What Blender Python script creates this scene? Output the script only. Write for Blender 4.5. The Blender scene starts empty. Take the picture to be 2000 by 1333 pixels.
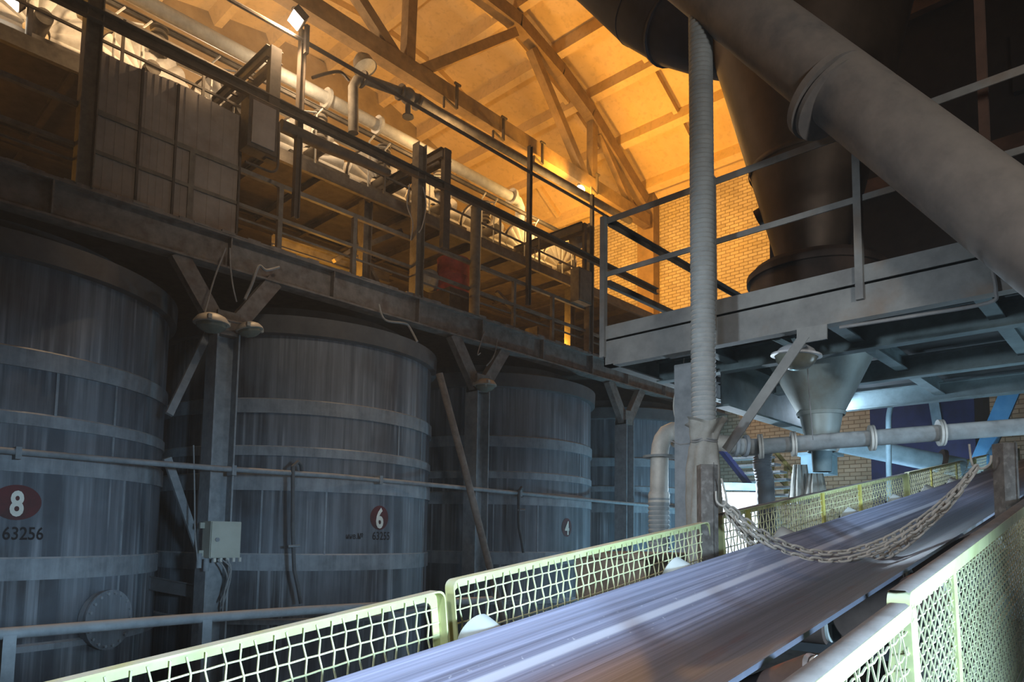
import bpy, math, random
from mathutils import Vector, Matrix
random.seed(7)
C = bpy.context.scene.collection
V = Vector
EYE = 2.6                      # camera height above the floor; geometry below is written relative to the eye
PI = math.pi
# ------------------------------------------------------------------ camera
F, PX, PY = 1361.154, 1000.0, 933.002
YAW, PIT, ROL = 0.75780621, 0.08388037, 0.01463575
fw = V((math.cos(PIT)*math.cos(YAW), math.cos(PIT)*math.sin(YAW), math.sin(PIT)))
rt0 = V((math.sin(YAW), -math.cos(YAW), 0)); up0 = rt0.cross(fw)
rt = rt0*math.cos(ROL) + up0*math.sin(ROL)
up = -rt0*math.sin(ROL) + up0*math.cos(ROL)
cam = bpy.data.cameras.new('camera'); co = bpy.data.objects.new('camera', cam); C.objects.link(co)
m3 = Matrix((rt, up, -fw)).transposed()
co.matrix_world = Matrix.Translation((0, 0, EYE)) @ m3.to_4x4()
cam.sensor_width = 36; cam.lens = 36*F/2000; cam.shift_y = (PY-666.5)/2000
cam.clip_start = .05; cam.clip_end = 300
bpy.context.scene.camera = co
def ray(u, v): return rt*((u-PX)/F) - up*((v-PY)/F) + fw
def E(u, v, X=None, Y=None, Z=None, D=None):
    r = ray(u, v)
    if D is not None: return r*D
    for i, c in enumerate((X, Y, Z)):
        if c is not None: return r*(c/r[i])
# ------------------------------------------------------------------ mesh builder
class MB:
    def __init__(s): s.v = []; s.f = []; s.uv = None
    def add(s, vs, fs):
        b = len(s.v); s.v += [V(x) for x in vs]; s.f += [[b+i for i in f] for f in fs]; return s
    def box(s, lo, hi):
        x0, y0, z0 = lo; x1, y1, z1 = hi
        return s.add([(x0,y0,z0),(x1,y0,z0),(x1,y1,z0),(x0,y1,z0),(x0,y0,z1),(x1,y0,z1),(x1,y1,z1),(x0,y1,z1)],
                     [(0,3,2,1),(4,5,6,7),(0,1,5,4),(1,2,6,5),(2,3,7,6),(3,0,4,7)])
    def ext(s, prof, p0, p1, upv=(0,0,1), cap=True):
        p0 = V(p0); p1 = V(p1); d = (p1-p0).normalized(); u = V(upv)
        if abs(d.dot(u)) > .98: u = V((1,0,0)) if abs(d.x) < .9 else V((0,1,0))
        r = d.cross(u).normalized(); u = r.cross(d)
        n = len(prof)
        vs = [p0 + r*a + u*b for a, b in prof] + [p1 + r*a + u*b for a, b in prof]
        fs = [(i, (i+1)%n, n+(i+1)%n, n+i) for i in range(n)]
        if cap: fs += [tuple(range(n))[::-1], tuple(range(n, 2*n))]
        return s.add(vs, fs)
    def bar(s, p0, p1, w, h=None, upv=(0,0,1)):
        h = h or w; a, b = w/2, h/2
        return s.ext([(-a,-b),(a,-b),(a,b),(-a,b)], p0, p1, upv)
    def ibeam(s, p0, p1, h, w, t=.014, tf=.02, upv=(0,0,1)):
        a, b = w/2, h/2; c = t/2
        return s.ext([(-a,-b),(a,-b),(a,-b+tf),(c,-b+tf),(c,b-tf),(a,b-tf),(a,b),(-a,b),(-a,b-tf),(-c,b-tf),(-c,-b+tf),(-a,-b+tf)], p0, p1, upv)
    def chan(s, p0, p1, h, w, t=.01, upv=(0,0,1), flip=1):
        b = h/2; q = [(0,-b),(w,-b),(w,-b+t),(t,-b+t),(t,b-t),(w,b-t),(w,b),(0,b)]
        if flip < 0: q = [(-x, y) for x, y in q][::-1]
        return s.ext(q, p0, p1, upv)
    def angle(s, p0, p1, a, t=.006, upv=(0,0,1), fx=1, fy=1):
        q = [(0,0),(a,0),(a,t),(t,t),(t,a),(0,a)]
        q = [(x*fx, y*fy) for x, y in q]
        if fx*fy < 0: q = q[::-1]
        return s.ext(q, p0, p1, upv)
    def tube(s, path, r, n=10, cap=True, closed=False):
        path = [V(p) for p in path]; m = len(path)
        rs = r if isinstance(r, (list, tuple)) else [r]*m
        tn = []
        for i in range(m):
            a = path[i-1] if (i > 0 or closed) else path[i]
            b = path[(i+1) % m] if (i < m-1 or closed) else path[i]
            d = (b-a); tn.append(d.normalized() if d.length > 1e-9 else V((0,0,1)))
        t0 = tn[0]; x = t0.orthogonal().normalized()
        b0 = len(s.v); vs = []; fs = []
        for i in range(m):
            if i: x = (tn[i-1].rotation_difference(tn[i]) @ x)
            x = (x - tn[i]*x.dot(tn[i])).normalized(); y = tn[i].cross(x)
            vs += [path[i] + (x*math.cos(2*PI*k/n) + y*math.sin(2*PI*k/n))*rs[i] for k in range(n)]
        for i in range(m if closed else m-1):
            j = (i+1) % m
            fs += [(i*n+k, i*n+(k+1)%n, j*n+(k+1)%n, j*n+k) for k in range(n)]
        if cap and not closed: fs += [tuple(range(n))[::-1], tuple(range((m-1)*n, m*n))]
        return s.add(vs, fs)
    def cyl(s, p0, p1, r, n=16): return s.tube([p0, p1], r, n)
    def lathe(s, prof, o=(0,0,0), ax=(0,0,1), n=48, a0=0, a1=2*PI):
        o = V(o); ax = V(ax).normalized(); x = ax.orthogonal().normalized(); y = ax.cross(x)
        full = abs(a1-a0-2*PI) < 1e-6; m = n if full else n+1
        vs = [o + ax*h + (x*math.cos(a0+(a1-a0)*k/n) + y*math.sin(a0+(a1-a0)*k/n))*r for r, h in prof for k in range(m)]
        fs = [(i*m+k, i*m+(k+1)%m, (i+1)*m+(k+1)%m, (i+1)*m+k) for i in range(len(prof)-1) for k in range(n)]
        return s.add(vs, fs)
    def disc(s, o, ax, r, t, n=32):
        o = V(o); ax = V(ax).normalized()
        return s.cyl(o-ax*t/2, o+ax*t/2, r, n)
    def poly(s, pts): return s.add(pts, [tuple(range(len(pts)))])
    def plate(s, pts, off):
        n = len(pts); o = V(off); a = [V(p) for p in pts]
        return s.add(a + [p+o for p in a], [tuple(range(n))[::-1], tuple(range(n, 2*n))] + [(i,(i+1)%n,n+(i+1)%n,n+i) for i in range(n)])
    def grid(s, rows):
        n = len(rows[0])
        return s.add([p for r in rows for p in r], [(i*n+j, i*n+j+1, (i+1)*n+j+1, (i+1)*n+j) for i in range(len(rows)-1) for j in range(n-1)])
    def sphere(s, o, r, n=16, m=10, sc=(1,1,1)):
        o = V(o)
        pr = [(math.sin(PI*i/m), -math.cos(PI*i/m)) for i in range(m+1)]
        vs = [o + V((a*math.cos(2*PI*k/n)*sc[0], a*math.sin(2*PI*k/n)*sc[1], b*sc[2]))*r for a, b in pr for k in range(n)]
        return s.add(vs, [(i*n+k, i*n+(k+1)%n, (i+1)*n+(k+1)%n, (i+1)*n+k) for i in range(m) for k in range(n)])
def arc(c, x, y, r, a0, a1, n=8):
    c = V(c); x = V(x); y = V(y)
    return [c + x*r*math.cos(a0+(a1-a0)*i/n) + y*r*math.sin(a0+(a1-a0)*i/n) for i in range(n+1)]
def mk(name, mb, mat, base, sharp=38):
    me = bpy.data.meshes.new(name)
    me.from_pydata([tuple(p - base) for p in mb.v], [], mb.f)
    me.validate(); 
    if mb.uv:
        uvl = me.uv_layers.new(name='UVMap')
        for lp in me.loops: uvl.data[lp.index].uv = mb.uv[lp.vertex_index]
    me.update(); me.shade_smooth() if hasattr(me, 'shade_smooth') else None
    try: me.set_sharp_from_angle(angle=math.radians(sharp))
    except Exception: pass
    me.materials.append(mat)
    o = bpy.data.objects.new(name, me); C.objects.link(o); return o
def props(o, label, cat, group=None, kind=None):
    if kind: o['kind'] = kind
    if label: o['label'] = label
    if cat: o['category'] = cat
    if group: o['group'] = group
def basept(vs):
    return V(((min(p.x for p in vs)+max(p.x for p in vs))/2, (min(p.y for p in vs)+max(p.y for p in vs))/2, min(p.z for p in vs)))
UP = V((0,0,EYE))
def single(name, mb, mat, label, cat, group=None, kind=None, base=None):
    b = base or basept(mb.v); o = mk(name, mb, mat, b); o.location = b + UP; props(o, label, cat, group, kind); return o
def struct(name, mb, mat):
    o = mk(name, mb, mat, V((0,0,0))); o.location = UP; o['kind'] = 'structure'; return o
def thing(name, label, cat, parts, group=None, base=None):
    """parts: (name, MB, material, [sub-parts]) or with a label as a 5th entry"""
    b = base or basept([p for pt in parts for p in pt[1].v])
    r = bpy.data.objects.new(name, None); C.objects.link(r); r.location = b + UP; r.empty_display_size = .1
    props(r, label, cat, group)
    for pt in parts:
        o = mk(pt[0], pt[1], pt[2], b); o.parent = r
        if len(pt) > 4: o['label'] = pt[4]
        for sp in (pt[3] if len(pt) > 3 and pt[3] else []):
            q = mk(sp[0], sp[1], sp[2], b); q.parent = o
    return r
def dup(r, off, label=None, group=None):
    c = r.copy(); C.objects.link(c); c.location = r.location + V(off)
    if label: c['label'] = label
    if group: c['group'] = group
    for ch in list(r.children):
        d = ch.copy(); C.objects.link(d); d.parent = c
        for g in list(ch.children):
            e = g.copy(); C.objects.link(e); e.parent = d
    return c
# ------------------------------------------------------------------ materials
def hexc(h):
    c = [int(h[i:i+2], 16)/255 for i in (0,2,4)]
    return tuple(x/12.92 if x <= .04045 else ((x+.055)/1.055)**2.4 for x in c) + (1,)
def mat(name, col, rough=.75, metal=0, col2=None, scale=6, dust=None, dusta=.7, streak=None, ss=(9,9,.35), sa=.6, bump=.15, emit=None, es=0, spots=None, fine=None):
    m = bpy.data.materials.new(name); m.use_nodes = True; nt = m.node_tree; N = nt.nodes; L = nt.links
    bs = N['Principled BSDF']; bs.inputs['Roughness'].default_value = rough; bs.inputs['Metallic'].default_value = metal
    if emit:
        bs.inputs['Emission Color'].default_value = hexc(emit); bs.inputs['Emission Strength'].default_value = es
    tc = N.new('ShaderNodeTexCoord')
    nz = N.new('ShaderNodeTexNoise'); nz.inputs['Scale'].default_value = scale; nz.inputs['Detail'].default_value = 8; nz.inputs['Roughness'].default_value = .65
    L.new(tc.outputs['Object'], nz.inputs['Vector'])
    def ramp(src, a, b):
        r = N.new('ShaderNodeMapRange'); r.inputs[1].default_value = a; r.inputs[2].default_value = b; L.new(src, r.inputs[0]); return r.outputs[0]
    def mix(fac, c1, c2):
        x = N.new('ShaderNodeMix'); x.data_type = 'RGBA'; L.new(fac, x.inputs[0])
        for i, c in ((6, c1), (7, c2)):
            if isinstance(c, tuple): x.inputs[i].default_value = c
            else: L.new(c, x.inputs[i])
        return x.outputs[2]
    def mul(a, b):
        x = N.new('ShaderNodeMath'); x.operation = 'MULTIPLY'; L.new(a, x.inputs[0])
        if isinstance(b, (int, float)): x.inputs[1].default_value = b
        else: L.new(b, x.inputs[1])
        return x.outputs[0]
    c = hexc(col); c2 = hexc(col2) if col2 else tuple(x*.55 for x in c[:3]) + (1,)
    out = mix(ramp(nz.outputs[0], .35, .68), c, c2)
    if spots:
        n3 = N.new('ShaderNodeTexNoise'); n3.inputs['Scale'].default_value = spots[1]; n3.inputs['Detail'].default_value = 5
        L.new(tc.outputs['Object'], n3.inputs['Vector'])
        out = mix(mul(ramp(n3.outputs[0], .54, .66), spots[2]), out, hexc(spots[0]))
    if streak:
        mp = N.new('ShaderNodeMapping'); mp.inputs['Scale'].default_value = ss; L.new(tc.outputs['Object'], mp.inputs['Vector'])
        n2 = N.new('ShaderNodeTexNoise'); n2.inputs['Scale'].default_value = 1; n2.inputs['Detail'].default_value = 6; n2.inputs['Roughness'].default_value = .7
        L.new(mp.outputs[0], n2.inputs['Vector'])
        out = mix(mul(ramp(n2.outputs[0], .42, .72), sa), out, hexc(streak))
    if fine:
        mp = N.new('ShaderNodeMapping'); mp.inputs['Scale'].default_value = (14,14,.22); L.new(tc.outputs['Object'], mp.inputs['Vector'])
        n5 = N.new('ShaderNodeTexNoise'); n5.inputs['Scale'].default_value = 1; n5.inputs['Detail'].default_value = 4; L.new(mp.outputs[0], n5.inputs['Vector'])
        n6 = N.new('ShaderNodeTexNoise'); n6.inputs['Scale'].default_value = .9; L.new(tc.outputs['Object'], n6.inputs['Vector'])
        out = mix(mul(mul(ramp(n5.outputs[0], .52, .66), ramp(n6.outputs[0], .42, .7)), .45), out, hexc(fine))
    if dust:
        g = N.new('ShaderNodeNewGeometry'); sx = N.new('ShaderNodeSeparateXYZ'); L.new(g.outputs['Normal'], sx.inputs[0])
        f = ramp(sx.outputs[2], .05, .7)
        n4 = N.new('ShaderNodeTexNoise'); n4.inputs['Scale'].default_value = 14; L.new(tc.outputs['Object'], n4.inputs['Vector'])
        f = mul(f, ramp(n4.outputs[0], .2, .55))
        out = mix(mul(f, dusta), out, hexc(dust))
    L.new(out, bs.inputs['Base Color'])
    if bump:
        b = N.new('ShaderNodeBump'); b.inputs['Strength'].default_value = bump; b.inputs['Distance'].default_value = .01
        L.new(nz.outputs[0], b.inputs['Height']); L.new(b.outputs[0], bs.inputs['Normal'])
    return m
D1 = '8d8a86'
STEEL = mat('dusty_grey_steel', '8a9298', .7, 0, '6c747a', dust=D1)
GIRD = mat('dusty_girder_steel', '7c7671', .8, 0, '5a5551', dust='8a837a', spots=('5a4136', 3, .35))
PLAT = mat('platform_steel', '8b8f8e', .7, 0, '6c6f70', scale=3, dust=D1, spots=('7a5c3c', 2.2, .4), sa=.3)
UNDER = mat('teal_grey_beam', '6b7f84', .7, 0, '4c5d62', scale=4)
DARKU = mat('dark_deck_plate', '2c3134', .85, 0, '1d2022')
GALM = mat('gallery_post_steel', '6e675c', .75, 0, '4e473e', dust='8a8070')
GALD = mat('gallery_dark_steel', '4a4037', .8, 0, '2f2822', dust='6b6256', dusta=.4)
PANEL = mat('panel_sheet', '8c8279', .8, 0, '746a62', scale=2.5, streak='776f68', ss=(12,12,.5), sa=.35, spots=('5e4434', 2, .4))
SILO = mat('silo_shell', '505862', .72, 0, '3a4048', scale=.8, streak='aab4be', ss=(2.6,2.6,.1), sa=.48, dust='8f9498', spots=('302c2c', .8, .6), fine='bcc6d0')
SILOB = mat('silo_band', '868f97', .8, 0, '656d74', scale=3.5, dust='a8aeb2', streak='a9b3bb', ss=(9,9,.8), sa=.45)
SILOD = mat('silo_rim', '585a5c', .85, 0, '45474a', scale=3, dust='6d6d6c')
WHITEP = mat('white_painted_pipe', 'c9c8c0', .6, 0, 'a9a8a2', dust='9d9c98')
PALEP = mat('pale_dusty_pipe', '8c9496', .7, 0, '6c7070', dust='b8bcbc', spots=('7a7069', 4, .3))
DUCT = mat('dusty_duct', '85807c', .8, 0, '6b6866', scale=4, dust='8d8982', spots=('565b62', 2, .6), streak='948d85', ss=(1.2,6,6), sa=.3)
HOSE = mat('grey_corrugated_hose', '9aa2a4', .65, 0, '858c8e', dust='b4b8b8')
HOSED = mat('dark_corrugated_hose', '55575a', .7, 0, '44464a')
BLACKH = mat('black_flexible_duct', '22232b', .75, 0, '17171c', spots=('33303a', 6, .4))
CLOTH = mat('grey_sack_cloth', '9c9d99', .95, 0, '85867f', bump=.4, scale=12)
YEL = mat('yellow_green_paint', 'cdd09a', .65, 0, 'b4b67c', scale=5, dust='c8c8c0', spots=('8f9070', 9, .3))
YELP = mat('yellow_post_paint', 'd4cc6e', .6, 0, 'b9b057', scale=8, spots=('777052', 9, .4))
MESHM = mat('cream_mesh_wire', 'dcdcb0', .6, 0, 'b9b98c', dust='d0d0c0')
CAP = mat('dust_covered_rail_cap', '7d7672', .9, 0, '69625e', scale=9, bump=.3)
ROLL = mat('pale_roller', 'c8ccc8', .6, 0, 'adb1ae', scale=8, dust='b8b8b4')
ROLLB = mat('rusty_roller_shell', '6a5850', .7, .2, '4a3c36', spots=('9a4a26', 4, .8))
FRAMEC = mat('conveyor_frame_steel', '3a3b3e', .8, 0, '2a2a2c', dust='66645f')
CHAINM = mat('dusty_chain_steel', 'aca49a', .75, 0, '8c8478', dust='b5b0a8', scale=20)
POSTM = mat('dusty_bracket_post', '6c655f', .9, 0, '4f4842', scale=14, bump=.5, spots=('958e87', 26, .35))
CONC = mat('ceiling_plaster', 'd2b888', .9, 0, 'c0a672', scale=.9, bump=.05, spots=('8e7a60', 7, .25))
TRUSS = mat('concrete_truss', '8a7250', .9, 0, '6e5a3c', scale=4)
CABLE = mat('grey_cable', '8a8d8f', .7, 0, '6f7274')
CABD = mat('dark_cable', '2e2c2b', .8)
LAMPM = mat('enamel_lamp_housing', 'b4b2aa', .5, 0, '96948c', dust='9a9690')
LAMPG = mat('dull_lamp_glass', '7a7f74', .25, 0, '686c62')
WHT = mat('white_enamel', 'd8dce0', .35, 0, 'c4c8cc')
BOXM = mat('grey_electrical_box', 'a3a89f', .6, 0, '94998f', scale=3, dust='bfc2bd')
CYC = mat('cyclone_sheet_steel', '54463a', .55, .5, '41362b', scale=3, bump=.03)
DRUMM = mat('dark_drum_steel', '4a3a30', .7, 0, '352a24')
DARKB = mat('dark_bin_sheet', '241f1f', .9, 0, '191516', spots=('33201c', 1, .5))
BLUEB = mat('blue_bin_sheet', '1c2a63', .6, 0, '141e48', spots=('26336e', 3, .5))
BLUES = mat('bright_blue_strut', '6cc0f6', .55, 0, '4aa4e4', scale=3)
LBLUE = mat('light_blue_paint', '9cc4d8', .6, 0, '7fa8bc')
CONE = mat('pale_cone_sheet', 'a9b6b4', .5, .2, '92a09f', scale=2.2, spots=('80745c', 2.6, .5), streak='7a6a50', ss=(12,12,.8), sa=.25)
RED = mat('red_drum_paint', '9c3a34', .7, 0, '6f2a28')
FILT = mat('white_filter_cloth', 'e6e2d8', .9, 0, 'cfc9bc', bump=.3, scale=9)
REDOV = mat('dark_red_paint', '5c2428', .7, 0, '3c2224', scale=5)
WNUM = mat('white_number_paint', 'e2e2d8', .7, 0, 'ccccc2', scale=5)
DNUM = mat('black_stencil_paint', '1f1b1f', .8)
RUSTW = mat('rusty_brown_steel', '5e463a', .85, 0, '443229', scale=4)
GLOWW = mat('lit_lamp_glass', 'ffffff', emit='fff0d0', es=60)
GLOWF = mat('lit_floodlight_glass', 'ffffff', emit='fff4e4', es=30)
GLOWC = mat('lit_cool_lamp', 'ffffff', emit='dcf0ff', es=80)
TUBEM = mat('lit_tube_glass', 'fff6e0', .3, emit='ffe0a0', es=1.6)
WHITEW = mat('white_tile_partition', 'e8eef2', .6, 0, 'd8dee4', scale=2)
YSTAIR = mat('olive_stair_paint', '8f8a4e', .7, 0, '6d683a')
WOOD = mat('grey_weathered_board', '7d6f60', .85, 0, '5f5346', streak='8f8272', ss=(1,20,20), sa=.5)

def brick(name, c1, c2, mort, sx, sy, axis):
    m = bpy.data.materials.new(name); m.use_nodes = True; nt = m.node_tree; N = nt.nodes; L = nt.links
    bs = N['Principled BSDF']; bs.inputs['Roughness'].default_value = .9
    tc = N.new('ShaderNodeTexCoord'); sp = N.new('ShaderNodeSeparateXYZ'); cb = N.new('ShaderNodeCombineXYZ')
    L.new(tc.outputs['Object'], sp.inputs[0]); L.new(sp.outputs[axis], cb.inputs[0]); L.new(sp.outputs[2], cb.inputs[1])
    b = N.new('ShaderNodeTexBrick'); b.inputs['Scale'].default_value = 1; b.inputs['Brick Width'].default_value = sx; b.inputs['Row Height'].default_value = sy
    b.inputs['Mortar Size'].default_value = .012; b.inputs['Mortar Smooth'].default_value = .2
    b.inputs['Color1'].default_value = hexc(c1); b.inputs['Color2'].default_value = hexc(c2); b.inputs['Mortar'].default_value = hexc(mort)
    L.new(cb.outputs[0], b.inputs['Vector'])
    nz = N.new('ShaderNodeTexNoise'); nz.inputs['Scale'].default_value = 1.2; nz.inputs['Detail'].default_value = 6; L.new(tc.outputs['Object'], nz.inputs['Vector'])
    mx = N.new('ShaderNodeMix'); mx.data_type = 'RGBA'; mx.blend_type = 'MULTIPLY'; mx.inputs[0].default_value = .6
    L.new(b.outputs['Color'], mx.inputs[6]); L.new(nz.outputs[0], mx.inputs[7]); L.new(mx.outputs[2], bs.inputs['Base Color'])
    bp = N.new('ShaderNodeBump'); bp.inputs['Strength'].default_value = .8; bp.inputs['Distance'].default_value = .03; bp.invert = True
    L.new(b.outputs['Fac'], bp.inputs['Height']); L.new(bp.outputs[0], bs.inputs['Normal'])
    return m
BRICK = brick('sand_lime_brick', 'd8cdb4', 'c4b69a', '94846a', .3, .112, 1)
def beltmat():
    m = bpy.data.materials.new('dusty_rubber_belt'); m.use_nodes = True; nt = m.node_tree; N = nt.nodes; L = nt.links
    bs = N['Principled BSDF']; bs.inputs['Roughness'].default_value = .5
    uv = N.new('ShaderNodeUVMap'); uv.uv_map = 'UVMap'
    def noise(sx, sy, det=6):
        mp = N.new('ShaderNodeMapping'); mp.inputs['Scale'].default_value = (sx, sy, 1); L.new(uv.outputs[0], mp.inputs[0])
        n = N.new('ShaderNodeTexNoise'); n.inputs['Scale'].default_value = 1; n.inputs['Detail'].default_value = det; n.inputs['Roughness'].default_value = .7
        L.new(mp.outputs[0], n.inputs['Vector']); return n.outputs[0]
    def rng(s, a, b, c=0, d=1):
        r = N.new('ShaderNodeMapRange'); L.new(s, r.inputs[0])
        for i, x in enumerate((a, b, c, d)): r.inputs[i+1].default_value = x
        return r.outputs[0]
    def mix(f, a, b):
        x = N.new('ShaderNodeMix'); x.data_type = 'RGBA'; L.new(f, x.inputs[0])
        for i, c in ((6, a), (7, b)):
            if isinstance(c, tuple): x.inputs[i].default_value = c
            else: L.new(c, x.inputs[i])
        return x.outputs[2]
    def mth(op, a, b):
        x = N.new('ShaderNodeMath'); x.operation = op
        for i, c in enumerate((a, b)):
            if isinstance(c, (int, float)): x.inputs[i].default_value = c
            else: L.new(c, x.inputs[i])
        return x.outputs[0]
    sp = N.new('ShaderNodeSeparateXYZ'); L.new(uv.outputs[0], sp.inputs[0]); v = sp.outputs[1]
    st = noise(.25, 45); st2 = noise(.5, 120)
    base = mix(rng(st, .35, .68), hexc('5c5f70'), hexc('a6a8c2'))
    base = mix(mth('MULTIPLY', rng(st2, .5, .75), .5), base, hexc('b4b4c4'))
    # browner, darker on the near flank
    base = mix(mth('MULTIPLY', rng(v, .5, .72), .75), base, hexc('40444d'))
    # rusty patches along the near flank
    rp = noise(1.6, 7, 3)
    base = mix(mth('MULTIPLY', rng(rp, .56, .66), mth('MULTIPLY', rng(v, .66, .74), .6)), base, hexc('58424a'))
    # dust ridge along the middle with broken crumbs beside it
    d = mth('ABSOLUTE', mth('SUBTRACT', mth('ADD', v, mth('MULTIPLY', mth('SUBTRACT', noise(.4, .1, 1), .5), .02)), .43), 0)
    base = mix(rng(d, .012, .02, 1, 0), base, hexc('cacad8'))
    cr = noise(26, 46, 2)
    base = mix(mth('MULTIPLY', rng(cr, .66, .72), rng(d, .03, .09, 1, 0)), base, hexc('c4c2cc'))
    L.new(base, bs.inputs['Base Color'])
    return m
BELT = beltmat()
# ================================================================== THE SETTING
struct('floor', MB().box((-12,-14,-EYE-.2), (22,20,-EYE)), mat('dusty_concrete_floor', '6d6f70', .9, 0, '54565a', scale=1.5))
roofp = [(-9,8.3),(-6,9.8),(-3,11.0),(-.3,11.95),(2.2,12.7),(4.2,13.25),(5.9,13.65),(7.6,14.0),(9.3,14.3),(11.3,14.5),(13.35,14.35),(15.05,13.85),(16.75,13.3),(18.4,12.45),(19.9,11.5),(21,10.8)]
roofp = [(x, z+.62) for x, z in roofp]
rb = MB()
Y0, Y1 = -13, 19.2
for i, ((xa, za), (xb, zb)) in enumerate(zip(roofp, roofp[1:])):
    rb.plate([(xa,Y0,za),(xb,Y0,zb),(xb,Y1,zb),(xa,Y1,za)], (0,0,.15))
    n = V((zb-za, 0, -(xb-xa))).normalized(); t = V((xb-xa, 0, zb-za)); L_ = t.length; t.normalize()
    a = V((xa,0,za))
    # transverse ribs of the slab
    y = 1.6 + (i % 2)*.0
    while y < Y1:
        rb.plate([a+t*.2+V((0,y-.05,0)), a+t*(L_-.2)+V((0,y-.05,0)), a+t*(L_-.2)+V((0,y-.05,0))+n*.2, a+t*.2+V((0,y-.05,0))+n*.2], (0,.14,0))
        y += 2.95
for i, (xa, za) in enumerate(roofp[1:-1], 1):
    p = V((xa, 0, za)); q0 = V((roofp[i-1][0],0,roofp[i-1][1])); q1 = V((roofp[i+1][0],0,roofp[i+1][1]))
    t = (q1-q0).normalized(); n = V((t.z, 0, -t.x)); 
    if n.z > 0: n = -n
    prof = [p-t*.22+n*.0, p-t*.1+n*.36, p+t*.12+n*.36, p+t*.24]
    vs = [x+V((0,Y0,0)) for x in prof] + [x+V((0,Y1,0)) for x in prof]
    rb.add(vs, [(0,1,5,4),(1,2,6,5),(2,3,7,6),(0,3,2,1),(4,5,6,7)])
struct('ceiling', rb, CONC)
struct('wall_far', MB().box((20.5,-13,-EYE), (20.8,19.2,11.7)), BRICK)
struct('wall_back', MB().box((-9,19,-EYE), (20.5,19.25,15)), mat('back_wall_plaster', '9a8a6c', .9, 0, '7c6c50', scale=1.5))
struct('wall_side', MB().box((-9.2,-13,-EYE), (-9,19,9.0)), mat('side_wall_plaster', '5c5852', .9))
# pilaster of the brick wall where the truss lands
a0 = E(1262, 400, X=20.2)
struct('trim_1', MB().box((20.1, a0.y-.35, -EYE), (20.5, a0.y+.3, a0.z+.5)), TRUSS)
# ================================================================== SILOS
SX, SY, SR = [1.775, 6.945, 12.115, 17.285], 12.2, 2.46
names = [('8','63256'),('6','63255'),('4',''),('','')]
order = ['nearest, at the left edge, marked with the number 8', 'second from the left, marked with the number 6', 'third from the left, marked with the number 4', 'farthest and darkest, behind the elbow pipe']
def text_mesh(s, size, xs=1.0, bold=.014):
    cu = bpy.data.curves.new('t', 'FONT'); cu.body = s; cu.size = size; cu.align_x = 'CENTER'; cu.offset = size*bold; cu.resolution_u = 3
    o = bpy.data.objects.new('t', cu); C.objects.link(o)
    dg = bpy.context.evaluated_depsgraph_get(); me = bpy.data.meshes.new_from_object(o.evaluated_get(dg))
    vs = [V((v.co.x*xs, v.co.y, 0)) for v in me.vertices]; fs = [tuple(p.vertices) for p in me.polygons]
    bpy.data.objects.remove(o); bpy.data.curves.remove(cu); bpy.data.meshes.remove(me)
    return vs, fs
def wrap(mb, vs, fs, cx, ac, z, r):
    mb.add([V((cx + r*math.sin(ac + p.x/SR), SY - r*math.cos(ac + p.x/SR), z + p.y)) for p in vs], fs)
def clampz(prof): return prof
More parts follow.
